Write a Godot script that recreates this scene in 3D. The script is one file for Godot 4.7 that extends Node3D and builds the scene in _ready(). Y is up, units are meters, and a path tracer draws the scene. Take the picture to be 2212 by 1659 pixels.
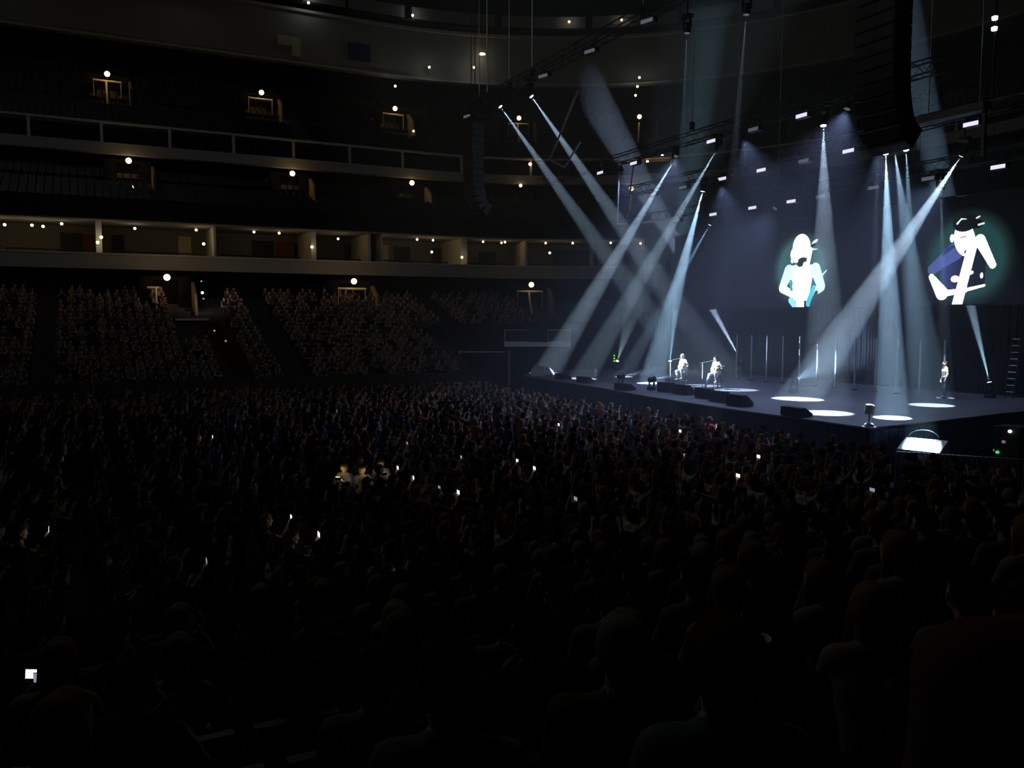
extends Node3D
# A dim concert arena seen from the side stand: oval seating bowl across the floor, stage with haze and beams.
# x runs from the floor towards the back of the stage, +z is the side of the camera, y is up, metres.

const DECK := 1.8
const CORNER_X := 4.0
const CORNER_Z := -12.0
const CORNER_R := 21.5
const SIDE_Z := -33.5

var rng := RandomNumberGenerator.new()
var M := {}
var taken := {}
var figures := {}


class Geo:
	var v := PackedVector3Array()
	var n := PackedVector3Array()
	var c := PackedColorArray()
	var uv := PackedVector2Array()

	func tri(a: Vector3, b: Vector3, d: Vector3) -> void:
		var m := (b - a).cross(d - a).normalized()
		v.append(a); v.append(d); v.append(b)
		n.append(m); n.append(m); n.append(m)

	func tri_n(a: Vector3, b: Vector3, d: Vector3, na: Vector3, nb: Vector3, nd: Vector3) -> void:
		v.append(a); v.append(d); v.append(b)
		n.append(na); n.append(nd); n.append(nb)

	func quad(a: Vector3, b: Vector3, d: Vector3, e: Vector3) -> void:
		tri(a, b, d)
		tri(a, d, e)

	func box(at: Vector3, size: Vector3, bs := Basis.IDENTITY) -> void:
		var h := size * 0.5
		var p := []
		for i in 8:
			p.append(at + bs * Vector3(h.x if i & 1 else -h.x, h.y if i & 2 else -h.y, h.z if i & 4 else -h.z))
		quad(p[4], p[5], p[7], p[6])
		quad(p[1], p[0], p[2], p[3])
		quad(p[5], p[1], p[3], p[7])
		quad(p[0], p[4], p[6], p[2])
		quad(p[6], p[7], p[3], p[2])
		quad(p[0], p[1], p[5], p[4])

	# a box whose edges are cut by b
	func soft_box(at: Vector3, size: Vector3, b: float, bs := Basis.IDENTITY) -> void:
		var h := size * 0.5
		var q := h - Vector3(b, b, b)
		var f := func(x: float, y: float, z: float) -> Vector3: return at + bs * Vector3(x, y, z)
		for s in [-1.0, 1.0]:
			var fl: bool = s < 0
			_q(fl, f.call(s * h.x, -q.y, -q.z), f.call(s * h.x, q.y, -q.z), f.call(s * h.x, q.y, q.z), f.call(s * h.x, -q.y, q.z))
			_q(fl, f.call(-q.x, s * h.y, -q.z), f.call(-q.x, s * h.y, q.z), f.call(q.x, s * h.y, q.z), f.call(q.x, s * h.y, -q.z))
			_q(fl, f.call(-q.x, -q.y, s * h.z), f.call(q.x, -q.y, s * h.z), f.call(q.x, q.y, s * h.z), f.call(-q.x, q.y, s * h.z))
			for t in [-1.0, 1.0]:
				var g: bool = s * t < 0
				_q(g, f.call(s * h.x, t * q.y, -q.z), f.call(s * q.x, t * h.y, -q.z), f.call(s * q.x, t * h.y, q.z), f.call(s * h.x, t * q.y, q.z))
				_q(g, f.call(-q.x, s * h.y, t * q.z), f.call(-q.x, s * q.y, t * h.z), f.call(q.x, s * q.y, t * h.z), f.call(q.x, s * h.y, t * q.z))
				_q(not g, f.call(s * h.x, -q.y, t * q.z), f.call(s * q.x, -q.y, t * h.z), f.call(s * q.x, q.y, t * h.z), f.call(s * h.x, q.y, t * q.z))
				for u in [-1.0, 1.0]:
					var a: Vector3 = f.call(s * h.x, t * q.y, u * q.z)
					var d: Vector3 = f.call(s * q.x, t * h.y, u * q.z)
					var e: Vector3 = f.call(s * q.x, t * q.y, u * h.z)
					if s * t * u > 0: tri(a, d, e)
					else: tri(a, e, d)

	func _q(flip: bool, a: Vector3, b: Vector3, d: Vector3, e: Vector3) -> void:
		if flip: quad(a, e, d, b)
		else: quad(a, b, d, e)

	# round bar between two points, capped
	func bar(a: Vector3, b: Vector3, ra: float, rb := -1.0, sides := 8, caps := true) -> void:
		if rb < 0: rb = ra
		var d := (b - a).normalized()
		var x := d.cross(Vector3.UP if absf(d.y) < 0.95 else Vector3.RIGHT).normalized()
		var y := x.cross(d).normalized()
		for i in sides:
			var t0 := TAU * i / sides
			var t1 := TAU * (i + 1) / sides
			var u0 := x * cos(t0) + y * sin(t0)
			var u1 := x * cos(t1) + y * sin(t1)
			var p0 := a + u0 * ra
			var p1 := a + u1 * ra
			var q0 := b + u0 * rb
			var q1 := b + u1 * rb
			tri_n(p0, q0, q1, u0, u0, u1)
			tri_n(p0, q1, p1, u0, u1, u1)
			if caps:
				tri(a, p0, p1)
				tri(b, q1, q0)

	func tube(pts: Array, r: float, sides := 6) -> void:
		for i in pts.size() - 1:
			bar(pts[i], pts[i + 1], r, r, sides, i == 0 or i == pts.size() - 2)

	# profile of (radius, height) turned round the y axis of bs at at
	func lathe(prof: Array, at: Vector3, sides := 16, bs := Basis.IDENTITY) -> void:
		for k in prof.size() - 1:
			var a: Vector2 = prof[k]
			var b: Vector2 = prof[k + 1]
			var sl := Vector2(b.y - a.y, -(b.x - a.x)).normalized()
			for i in sides:
				var t0 := TAU * i / sides
				var t1 := TAU * (i + 1) / sides
				var u0 := Vector3(cos(t0), 0, sin(t0))
				var u1 := Vector3(cos(t1), 0, sin(t1))
				var n0 := bs * (u0 * sl.x + Vector3.UP * sl.y)
				var n1 := bs * (u1 * sl.x + Vector3.UP * sl.y)
				var p0 := at + bs * (u0 * a.x + Vector3.UP * a.y)
				var p1 := at + bs * (u1 * a.x + Vector3.UP * a.y)
				var q0 := at + bs * (u0 * b.x + Vector3.UP * b.y)
				var q1 := at + bs * (u1 * b.x + Vector3.UP * b.y)
				if b.x > 1e-5: tri_n(p0, q0, q1, n0, n0, n1)
				if a.x > 1e-5: tri_n(p0, q1, p1, n0, n1, n1)

	# outline in the local x/y plane, pushed from z0 to z1
	func prism(outline: PackedVector2Array, z0: float, z1: float, tr := Transform3D.IDENTITY) -> void:
		var idx := Geometry2D.triangulate_polygon(outline)
		for i in range(0, idx.size(), 3):
			var a := outline[idx[i]]
			var b := outline[idx[i + 1]]
			var d := outline[idx[i + 2]]
			if (b - a).cross(d - a) < 0:
				var w := b
				b = d
				d = w
			tri(tr * Vector3(a.x, a.y, z1), tr * Vector3(b.x, b.y, z1), tr * Vector3(d.x, d.y, z1))
			tri(tr * Vector3(a.x, a.y, z0), tr * Vector3(d.x, d.y, z0), tr * Vector3(b.x, b.y, z0))
		var ccw := not Geometry2D.is_polygon_clockwise(outline)
		for i in outline.size():
			var a := outline[i]
			var b := outline[(i + 1) % outline.size()]
			if not ccw:
				var w := a
				a = b
				b = w
			quad(tr * Vector3(a.x, a.y, z0), tr * Vector3(b.x, b.y, z0), tr * Vector3(b.x, b.y, z1), tr * Vector3(a.x, a.y, z1))

	func mesh(m: Material) -> ArrayMesh:
		var arr := []
		arr.resize(Mesh.ARRAY_MAX)
		arr[Mesh.ARRAY_VERTEX] = v
		arr[Mesh.ARRAY_NORMAL] = n
		if c.size() == v.size() and c.size() > 0: arr[Mesh.ARRAY_COLOR] = c
		if uv.size() == v.size() and uv.size() > 0: arr[Mesh.ARRAY_TEX_UV] = uv
		var out := ArrayMesh.new()
		out.add_surface_from_arrays(Mesh.PRIMITIVE_TRIANGLES, arr)
		out.surface_set_material(0, m)
		return out


# ---------------------------------------------------------------- naming
func numbered(called: String) -> String:
	taken[called] = taken.get(called, -1) + 1
	return called if taken[called] == 0 else "%s_%03d" % [called, taken[called]]


func tag(o: Node, label: String, category := "", group := "", kind := "") -> Node:
	if label: o.set_meta("label", label)
	if category: o.set_meta("category", category)
	if group: o.set_meta("group", group)
	if kind: o.set_meta("kind", kind)
	return o


func thing(called: String, label: String, category: String, at := Vector3.ZERO, bs := Basis.IDENTITY, group := "") -> Node3D:
	var o := Node3D.new()
	o.name = numbered(called)
	add_child(o)
	o.transform = Transform3D(bs, at)
	tag(o, label, category, group)
	return o


func part(called: String, g: Geo, m: Material, parent: Node, at := Vector3.ZERO, bs := Basis.IDENTITY) -> MeshInstance3D:
	return shared(called, g.mesh(m), parent, at, bs)


func shared(called: String, mesh: Mesh, parent: Node, at := Vector3.ZERO, bs := Basis.IDENTITY) -> MeshInstance3D:
	var o := MeshInstance3D.new()
	o.name = called
	o.mesh = mesh
	parent.add_child(o, true)
	o.transform = Transform3D(bs, at)
	return o


func struct(called: String, g: Geo, m: Material, label := "") -> MeshInstance3D:
	var o := part(numbered(called), g, m, self)
	o.set_meta("kind", "structure")
	if label: o.set_meta("label", label)
	return o


func struct_root(called: String, label := "") -> Node3D:
	var o := Node3D.new()
	o.name = numbered(called)
	add_child(o)
	o.set_meta("kind", "structure")
	if label: o.set_meta("label", label)
	return o


func swarm(called: String, mesh: Mesh, places: Array, label: String, category: String, parent: Node = self) -> void:
	if places.is_empty(): return
	var mm := MultiMesh.new()
	mm.transform_format = MultiMesh.TRANSFORM_3D
	mm.mesh = mesh
	mm.instance_count = places.size()
	for i in places.size(): mm.set_instance_transform(i, places[i])
	var o := MultiMeshInstance3D.new()
	o.name = numbered(called)
	o.multimesh = mm
	parent.add_child(o, true)
	tag(o, label, category, "", "stuff")


# ---------------------------------------------------------------- materials
func grain(low: float, high: float, freq: float, seed_ := 1, size := 256) -> NoiseTexture2D:
	var t := NoiseTexture2D.new()
	t.width = size
	t.height = size
	t.seamless = true
	var f := FastNoiseLite.new()
	f.seed = seed_
	f.frequency = freq
	f.fractal_octaves = 4
	t.noise = f
	var r := Gradient.new()
	r.set_color(0, Color(low, low, low))
	r.set_color(1, Color(high, high, high))
	t.color_ramp = r
	return t


func mat(called: String, c: Color, rough := 0.8, metal := 0.0, tex: Texture2D = null, scale := 0.5) -> StandardMaterial3D:
	var m := StandardMaterial3D.new()
	m.resource_name = called
	m.albedo_color = c
	m.roughness = rough
	m.metallic = metal
	if rough >= 0.8: m.specular_mode = BaseMaterial3D.SPECULAR_DISABLED
	if tex:
		m.albedo_texture = tex
		m.uv1_triplanar = true
		m.uv1_world_triplanar = true
		m.uv1_scale = Vector3(scale, scale, scale)
	M[called] = m
	return m


func glow(called: String, c: Color, power: float) -> StandardMaterial3D:
	var m := mat(called, Color(0.02, 0.02, 0.02), 0.5)
	m.emission_enabled = true
	m.emission = c
	m.emission_energy_multiplier = power
	return m


func make_materials() -> void:
	var rough := grain(0.72, 1.0, 0.02, 3)
	var fine := grain(0.8, 1.0, 0.06, 5)
	mat("concrete", Color(0.34, 0.34, 0.33), 0.9, 0.0, rough, 0.25)
	mat("floor_concrete", Color(0.26, 0.26, 0.27), 0.85)
	mat("wall_grey", Color(0.45, 0.46, 0.45), 0.9)
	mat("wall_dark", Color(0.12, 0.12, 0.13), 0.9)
	mat("fascia", Color(0.7, 0.7, 0.68), 0.8)
	mat("fascia_panel", Color(0.58, 0.58, 0.57), 0.8)
	mat("ceiling", Color(0.08, 0.08, 0.09), 0.95)
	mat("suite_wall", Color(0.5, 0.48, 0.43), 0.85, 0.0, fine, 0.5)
	mat("suite_white", Color(0.72, 0.68, 0.56), 0.8)
	mat("suite_rust", Color(0.45, 0.2, 0.12), 0.7)
	mat("suite_green", Color(0.1, 0.13, 0.08), 0.7)
	mat("suite_desk", Color(0.09, 0.085, 0.08), 0.6)
	mat("rail", Color(0.8, 0.78, 0.7), 0.45, 0.0)
	mat("steel", Color(0.62, 0.64, 0.66), 0.35, 0.85)
	mat("aluminium", Color(0.7, 0.72, 0.74), 0.4, 0.9)
	mat("black_metal", Color(0.04, 0.04, 0.045), 0.5, 0.3)
	mat("black_wood", Color(0.05, 0.05, 0.055), 0.75, 0.0, fine, 1.0)
	mat("deck", Color(0.37, 0.365, 0.4), 0.6, 0.0, fine, 0.6)
	mat("lip", Color(0.42, 0.41, 0.45), 0.6, 0.0, fine, 1.0)
	mat("drape", Color(0.1, 0.1, 0.12), 0.95)
	mat("skirt", Color(0.22, 0.23, 0.3), 0.95)
	mat("seat_plastic", Color(0.12, 0.12, 0.14), 0.5)
	mat("grille", Color(0.07, 0.07, 0.075), 0.6, 0.2)
	mat("cabinet_side", Color(0.3, 0.3, 0.32), 0.6)
	mat("white_paint", Color(0.85, 0.85, 0.86), 0.5)
	mat("tarp", Color(0.62, 0.72, 0.86), 0.7)
	mat("guitar_top", Color(0.72, 0.5, 0.28), 0.35, 0.0, fine, 3.0)
	mat("guitar_neck", Color(0.3, 0.18, 0.1), 0.4)
	mat("cap_white", Color(0.85, 0.85, 0.86), 0.9)
	mat("cap_black", Color(0.1, 0.1, 0.11), 0.9)
	mat("banner_pale", Color(0.62, 0.64, 0.55), 0.8)
	mat("banner_blue", Color(0.2, 0.23, 0.36), 0.8)
	mat("stool_wood", Color(0.3, 0.2, 0.13), 0.6, 0.0, fine, 4.0)
	mat("rubber", Color(0.04, 0.04, 0.04), 0.85)
	mat("tile_step", Color(0.4, 0.16, 0.1), 0.8, 0.0, fine, 1.0)
	var p := mat("people", Color.WHITE, 0.85)
	p.vertex_color_use_as_albedo = true
	glow("fill_face", Color(0.98, 1.0, 0.96), 0.4)
	glow("warm_globe", Color(1.0, 0.84, 0.56), 5.0)
	glow("small_lamp", Color(1.0, 0.86, 0.66), 4.0)
	glow("cool_lens", Color(0.86, 0.93, 1.0), 14.0)
	glow("wash_lens", Color(0.92, 0.9, 1.0), 1.1)
	glow("dim_lens", Color(0.9, 0.9, 1.0), 0.12)
	glow("phone_screen", Color(0.9, 0.95, 1.0), 3.5)
	glow("phone_torch", Color(0.92, 1.0, 0.95), 8.0)
	glow("dim_screen", Color(0.85, 0.88, 1.0), 0.35)
	glow("led_green", Color(0.5, 1.0, 0.12), 1.6)
	glow("led_teal", Color(0.15, 0.9, 0.5), 1.0)
	glow("led_pink", Color(0.8, 0.6, 0.62), 0.35)
	glow("led_white", Color(0.92, 0.96, 1.0), 2.5)
	glow("led_red", Color(0.9, 0.2, 0.15), 0.8)


# ---------------------------------------------------------------- the oval of the bowl
# s runs along the ring (0 where the long side ends), o is the distance outward from the suite front
func ring(s: float, o: float, y := 0.0) -> Vector3:
	if s < 0: return Vector3(CORNER_X + s, y, SIDE_Z - o)
	if s < CORNER_R * PI / 2:
		var a := s / CORNER_R
		return Vector3(CORNER_X + (CORNER_R + o) * sin(a), y, CORNER_Z - (CORNER_R + o) * cos(a))
	return Vector3(CORNER_X + CORNER_R + o, y, CORNER_Z + s - CORNER_R * PI / 2)


func ring_basis(s: float) -> Basis:   # x along the ring, z into the arena
	var a := clampf(s / CORNER_R, 0.0, PI / 2)
	return Basis(Vector3(cos(a), 0, sin(a)), Vector3.UP, Vector3(-sin(a), 0, cos(a)))


func stops(s0: float, s1: float) -> Array:
	var out := [s0]
	var s := s0
	while s < s1 - 1e-4:
		var step := 6.0 if s < -0.01 or s > 33.7 else 1.6
		var nxt := s + step
		if s < -0.01 and nxt > 0.0: nxt = 0.0
		s = minf(nxt, s1)
		out.append(s)
	return out


# closed profile of (o, y) swept along the ring
func sweep(g: Geo, prof: Array, s0: float, s1: float, closed := true) -> void:
	var st := stops(s0, s1)
	var k := prof.size() if closed else prof.size() - 1
	for i in st.size() - 1:
		for j in k:
			var a: Vector2 = prof[j]
			var b: Vector2 = prof[(j + 1) % prof.size()]
			g.quad(ring(st[i], a.x, a.y), ring(st[i + 1], a.x, a.y), ring(st[i + 1], b.x, b.y), ring(st[i], b.x, b.y))
	if closed:
		var poly := PackedVector2Array(prof)
		var idx := Geometry2D.triangulate_polygon(poly)
		for e in [s0, s1]:
			for i in range(0, idx.size(), 3):
				g.tri(ring(e, poly[idx[i]].x, poly[idx[i]].y), ring(e, poly[idx[i + 1]].x, poly[idx[i + 1]].y), ring(e, poly[idx[i + 2]].x, poly[idx[i + 2]].y))


func stair_profile(o0: float, y0: float, rows: int, depth: float, rise: float, thick: float) -> Array:
	var p := []
	for i in rows:
		p.append(Vector2(o0 + i * depth, y0 + (i - 1) * rise))
		p.append(Vector2(o0 + i * depth, y0 + i * rise))
	var oe := o0 + rows * depth
	var ye := y0 + (rows - 1) * rise
	p.append(Vector2(oe, ye))
	p.append(Vector2(oe, ye - thick))
	p.append(Vector2(o0 + 0.4, y0 - rise - thick))
	return p


# ---------------------------------------------------------------- people
# bone: [a, b, radius a, radius b, colour]
func nets(bones: Array, cell: float, k: float, out: Geo) -> void:
	var lo := Vector3(1e9, 1e9, 1e9)
	var hi := -lo
	for b in bones:
		for e in 2:
			var r: float = b[2 + e]
			lo = lo.min(b[e] - Vector3(r, r, r))
			hi = hi.max(b[e] + Vector3(r, r, r))
	lo -= Vector3.ONE * cell * 2.5
	hi += Vector3.ONE * cell * 2.5
	var nx := int((hi.x - lo.x) / cell) + 2
	var ny := int((hi.y - lo.y) / cell) + 2
	var nz := int((hi.z - lo.z) / cell) + 2
	var f := PackedFloat32Array()
	f.resize(nx * ny * nz)
	f.fill(10.0)
	var near := PackedFloat32Array()
	near.resize(nx * ny * nz)
	near.fill(10.0)
	var who := PackedInt32Array()
	who.resize(nx * ny * nz)
	for bi in bones.size():
		var b: Array = bones[bi]
		var a: Vector3 = b[0]
		var ab: Vector3 = b[1] - a
		var ra: float = b[2]
		var rb: float = b[3]
		var l2 := maxf(ab.length_squared(), 1e-9)
		var rm := maxf(ra, rb) + cell * 2.2 + k
		var b0: Vector3 = (a.min(b[1]) - Vector3(rm, rm, rm) - lo) / cell
		var b1: Vector3 = (a.max(b[1]) + Vector3(rm, rm, rm) - lo) / cell
		for z in range(maxi(0, int(b0.z)), mini(nz, int(b1.z) + 2)):
			for y in range(maxi(0, int(b0.y)), mini(ny, int(b1.y) + 2)):
				var row := (z * ny + y) * nx
				for x in range(maxi(0, int(b0.x)), mini(nx, int(b1.x) + 2)):
					var p := lo + Vector3(x, y, z) * cell - a
					var t := clampf(p.dot(ab) / l2, 0.0, 1.0)
					var d := (p - ab * t).length() - lerpf(ra, rb, t)
					var i := row + x
					var h := maxf(k - absf(f[i] - d), 0.0) / k
					f[i] = minf(f[i], d) - h * h * k * 0.25
					if d < near[i]:
						near[i] = d
						who[i] = bi
	# surface nets
	var at := PackedInt32Array()
	at.resize(nx * ny * nz)
	at.fill(-1)
	var pts := PackedVector3Array()
	var nrm := PackedVector3Array()
	var col := PackedColorArray()
	var sy := nx
	var sz := nx * ny
	var corner := [0, 1, sy, sy + 1, sz, sz + 1, sz + sy, sz + sy + 1]
	var edges := [[0, 1], [2, 3], [4, 5], [6, 7], [0, 2], [1, 3], [4, 6], [5, 7], [0, 4], [1, 5], [2, 6], [3, 7]]
	var spot := []
	for i in 8: spot.append(Vector3(i & 1, (i >> 1) & 1, (i >> 2) & 1))
	for z in nz - 1:
		for y in ny - 1:
			for x in nx - 1:
				var i := (z * ny + y) * nx + x
				var first := f[i] < 0.0
				var mixed := false
				for j in range(1, 8):
					if (f[i + corner[j]] < 0.0) != first:
						mixed = true
						break
				if not mixed: continue
				var sum := Vector3.ZERO
				var cnt := 0
				for e in edges:
					var fa := f[i + corner[e[0]]]
					var fb := f[i + corner[e[1]]]
					if (fa < 0.0) != (fb < 0.0):
						sum += (spot[e[0]] as Vector3).lerp(spot[e[1]], fa / (fa - fb))
						cnt += 1
				var q := sum / cnt
				at[i] = pts.size()
				pts.append(lo + (Vector3(x, y, z) + q) * cell)
				var g := Vector3(f[i + 1] - f[i] + f[i + sy + 1] - f[i + sy] + f[i + sz + 1] - f[i + sz] + f[i + sz + sy + 1] - f[i + sz + sy],
					f[i + sy] - f[i] + f[i + sy + 1] - f[i + 1] + f[i + sz + sy] - f[i + sz] + f[i + sz + sy + 1] - f[i + sz + 1],
					f[i + sz] - f[i] + f[i + sz + 1] - f[i + 1] + f[i + sz + sy] - f[i + sy] + f[i + sz + sy + 1] - f[i + sy + 1])
				nrm.append(g.normalized())
				var best := i
				for j in 8:
					if near[i + corner[j]] < near[best]: best = i + corner[j]
				col.append(bones[who[best]][4])
	var step := [1, sy, sz]
	for z in range(1, nz - 1):
		for y in range(1, ny - 1):
			for x in range(1, nx - 1):
				var i := (z * ny + y) * nx + x
				var here := f[i] < 0.0
				for ax in 3:
					var up: int = step[ax]
					if (f[i + up] < 0.0) == here: continue
					var u: int = step[(ax + 1) % 3]
					var w: int = step[(ax + 2) % 3]
					var q0 := at[i - u - w]
					var q1 := at[i - w]
					var q2 := at[i]
					var q3 := at[i - u]
					if q0 < 0 or q1 < 0 or q2 < 0 or q3 < 0: continue
					var order := [q0, q2, q1, q0, q3, q2] if here else [q0, q1, q2, q0, q2, q3]
					for o in order:
						out.v.append(pts[o])
						out.n.append(nrm[o])
						out.c.append(col[o])


func hand(bones: Array, wrist: Vector3, dir: Vector3, palm: Vector3, side: float, curl: float, skin: Color) -> void:
	# palm = the way the palm faces; side = +1 when the thumb lies along palm x dir
	dir = dir.normalized()
	palm = (palm - dir * palm.dot(dir)).normalized()
	var across := palm.cross(dir).normalized() * side
	for k in 4:
		var off := (1.5 - k) * 0.019
		var kn := wrist + dir * (0.088 - absf(off) * 0.25) + across * off
		bones.append([wrist + dir * 0.005 + across * off * 0.55, kn, 0.017, 0.0125, skin])
		var ln: float = [0.075, 0.083, 0.078, 0.06][k]
		var m := kn + (dir * cos(curl * 0.6) + palm * sin(curl * 0.6)) * ln * 0.55
		bones.append([kn, m, 0.0098, 0.0088, skin])
		bones.append([m, m + (dir * cos(curl * 1.7) + palm * sin(curl * 1.7)) * ln * 0.5, 0.0088, 0.0074, skin])
	var tb := wrist + dir * 0.03 + across * 0.028
	var tm := tb + (dir * 0.6 + across * 0.75 + palm * 0.3 * curl).normalized() * 0.042
	bones.append([wrist + dir * 0.012 + across * 0.014, tb, 0.017, 0.0135, skin])
	bones.append([tb, tm, 0.0125, 0.0105, skin])
	bones.append([tm, tm + (dir * 0.95 + across * 0.25 + palm * 0.5 * curl).normalized() * 0.032, 0.0105, 0.0085, skin])


# p: pose and looks. Facing +z, left is +x, feet on y = 0. Returns [body mesh, hair mesh]
func figure(p: Dictionary) -> Array:
	var skin: Color = p.get("skin", Color(0.5, 0.3, 0.2))
	var shirt: Color = p.get("shirt", Color(0.05, 0.05, 0.06))
	var legs: Color = p.get("legs", Color(0.03, 0.035, 0.05))
	var shoe: Color = p.get("shoe", Color(0.03, 0.03, 0.03))
	var hair: Color = p.get("hair", Color(0.03, 0.02, 0.012))
	var w: float = p.get("w", 1.0)
	var sleeve: bool = p.get("sleeve", false)
	var hip: Vector3 = p.get("hip", Vector3(0, 0.93, 0))
	var lean: float = p.get("lean", 0.0)      # metres that the shoulders lie ahead of the hips
	var tn := 0.49
	var sh := hip + Vector3(0, sqrt(tn * tn - lean * lean), lean)
	var up := (sh - hip).normalized()
	var fw := Vector3.RIGHT.cross(up).normalized()
	var body := []
	for s in [-1.0, 1.0]:
		var x := Vector3(s, 0, 0)
		body.append([hip + x * 0.055 * w, hip + x * 0.085 * w + up * 0.02, 0.115 * w, 0.115 * w, legs])
		body.append([hip + up * 0.1 + x * 0.05 * w, hip + up * 0.36 + x * 0.078 * w + fw * 0.015, 0.108 * w, 0.118 * w, shirt])
		body.append([hip + up * 0.38 + x * 0.07, sh + x * 0.155 * w - fw * 0.01, 0.085, 0.06, shirt])
		var knee: Vector3 = p.knee[0 if s < 0 else 1]
		var foot: Vector3 = p.foot[0 if s < 0 else 1]
		var toe: Vector3 = p.get("toe", Vector3(0, 0, 1)) + x * 0.25
		body.append([hip + x * 0.09 * w, knee, 0.092 * w, 0.062, legs])
		body.append([knee, knee.lerp(foot, 0.35) - fw * 0.012, 0.06, 0.058, legs])
		body.append([knee.lerp(foot, 0.35) - fw * 0.012, foot + Vector3(0, 0.03, 0), 0.058, 0.045, legs])
		body.append([foot + Vector3(0, -0.045, -0.04), foot + Vector3(0, -0.045, 0) + toe.normalized() * 0.09, 0.043, 0.042, shoe])
		body.append([foot + Vector3(0, -0.045, 0) + toe.normalized() * 0.09, foot + Vector3(0, -0.052, 0) + toe.normalized() * 0.165, 0.042, 0.033, shoe])
		var el: Vector3 = p.elbow[0 if s < 0 else 1]
		var wr: Vector3 = p.wrist[0 if s < 0 else 1]
		var so := sh + x * 0.175 * w - up * 0.005
		body.append([so, so.lerp(el, 0.55), 0.06, 0.05, shirt])
		body.append([so.lerp(el, 0.55), el, 0.048, 0.042, shirt if sleeve else skin])
		body.append([el, el.lerp(wr, 0.35), 0.041, 0.042, shirt if sleeve else skin])
		body.append([el.lerp(wr, 0.35), wr, 0.041, 0.028, shirt if sleeve else skin])
	for s in [-1.0, 1.0]:
		body.append([sh + up * 0.045 - fw * 0.015 + Vector3(s * 0.02, 0, 0), sh + Vector3(s * 0.12, 0, 0) + up * 0.005 - fw * 0.01, 0.05, 0.062, shirt])
		body.append([sh - up * 0.12 + Vector3(s * 0.07, 0, 0) - fw * 0.02, sh - up * 0.02 + Vector3(s * 0.1, 0, 0) - fw * 0.01, 0.09, 0.07, shirt])
	body.append([sh - up * 0.02, sh + up * 0.09 + fw * 0.012, 0.062, 0.057, skin])
	var g := Geo.new()
	nets(body, p.get("cell", 0.026), 0.035, g)
	# head, in a frame that may turn and nod
	var turn: float = p.get("turn", 0.0)
	var nod: float = p.get("nod", 0.0)
	var hb := Basis(Vector3.UP, turn) * Basis(Vector3.RIGHT, nod)
	var hc := sh + up * 0.215 + fw * 0.025
	var head := []
	var dark := hair.lerp(Color(0.02, 0.015, 0.012), 0.5)
	var lip := skin * Color(0.75, 0.5, 0.48)
	var hd := [
		[Vector3(0, 0.02, -0.035), Vector3(0, 0.012, 0.022), 0.088, 0.08, skin], [Vector3(0, 0.045, -0.012), Vector3(0, 0.04, 0.02), 0.075, 0.068, skin],
		[Vector3(0, -0.04, 0.03), Vector3(0, -0.085, 0.058), 0.062, 0.034, p.get("beard", skin)], [Vector3(-0.03, -0.05, 0.02), Vector3(0.03, -0.05, 0.02), 0.05, 0.05, p.get("beard", skin)],
		[Vector3(-0.03, -0.015, 0.055), Vector3(0.03, -0.015, 0.055), 0.036, 0.036, skin], [Vector3(0, 0.0, 0.088), Vector3(0, -0.026, 0.104), 0.01, 0.0145, skin],
		[Vector3(-0.03, 0.022, 0.074), Vector3(0.03, 0.022, 0.074), 0.018, 0.018, skin],
		[Vector3(-0.014, -0.053, 0.082), Vector3(0.014, -0.053, 0.082), 0.0095, 0.0095, lip],
		[Vector3(0, -0.07, -0.02), Vector3(0, -0.16, -0.03), 0.06, 0.06, skin],
	]
	for s in [-1.0, 1.0]:
		hd.append([Vector3(s * 0.083, 0.005, -0.006), Vector3(s * 0.084, -0.03, 0.002), 0.016, 0.011, skin])
		hd.append([Vector3(s * 0.026, 0.003, 0.083), Vector3(s * 0.036, 0.002, 0.08), 0.0095, 0.009, dark])
		hd.append([Vector3(s * 0.02, 0.024, 0.088), Vector3(s * 0.042, 0.026, 0.08), 0.0075, 0.006, dark])
	for b in hd: head.append([hc + hb * b[0], hc + hb * b[1], b[2], b[3], b[4]])
	nets(head, p.get("head_cell", 0.011), 0.018, g)
	for s in [0, 1]:
		var hands := []
		var wr: Vector3 = p.wrist[s]
		var el: Vector3 = p.elbow[s]
		var dir: Vector3 = p.get("hand_dir", [wr - el, wr - el])[s]
		var palm: Vector3 = p.get("palm", [Vector3(1, 0, 0), Vector3(-1, 0, 0)])[s]
		hands.append([wr - (wr - el).normalized() * 0.03, wr + dir.normalized() * 0.02, 0.028, 0.024, skin])
		hand(hands, wr, dir, palm, 1.0 if s == 0 else -1.0, p.get("curl", [0.5, 0.5])[s], skin)
		nets(hands, p.get("hand_cell", 0.0075), 0.01, g)
	var body_mesh := g.mesh(M.people)
	var style: String = p.get("style", "short")
	var h := []
	var hh := [[Vector3(0, 0.036, -0.03), Vector3(0, 0.052, 0.012), 0.092, 0.08, hair], [Vector3(0, 0.0, -0.05), Vector3(0, -0.04, -0.045), 0.08, 0.062, hair]]
	if style == "long":
		hh.append_array([[Vector3(0, 0.0, -0.055), Vector3(0, -0.2, -0.085), 0.08, 0.06, hair], [Vector3(0, -0.2, -0.085), Vector3(0, -0.33, -0.1), 0.07, 0.04, hair]])
		for s in [-1.0, 1.0]: hh.append([Vector3(s * 0.07, 0.02, -0.02), Vector3(s * 0.09, -0.19, -0.015), 0.03, 0.028, hair])
	elif style == "bun":
		hh.append([Vector3(0, 0.09, -0.1), Vector3(0, 0.1, -0.11), 0.045, 0.04, hair])
	elif style == "full":
		for s in [-1.0, 1.0]: hh.append([Vector3(s * 0.06, 0.05, -0.01), Vector3(s * 0.075, -0.03, -0.03), 0.045, 0.04, hair])
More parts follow.
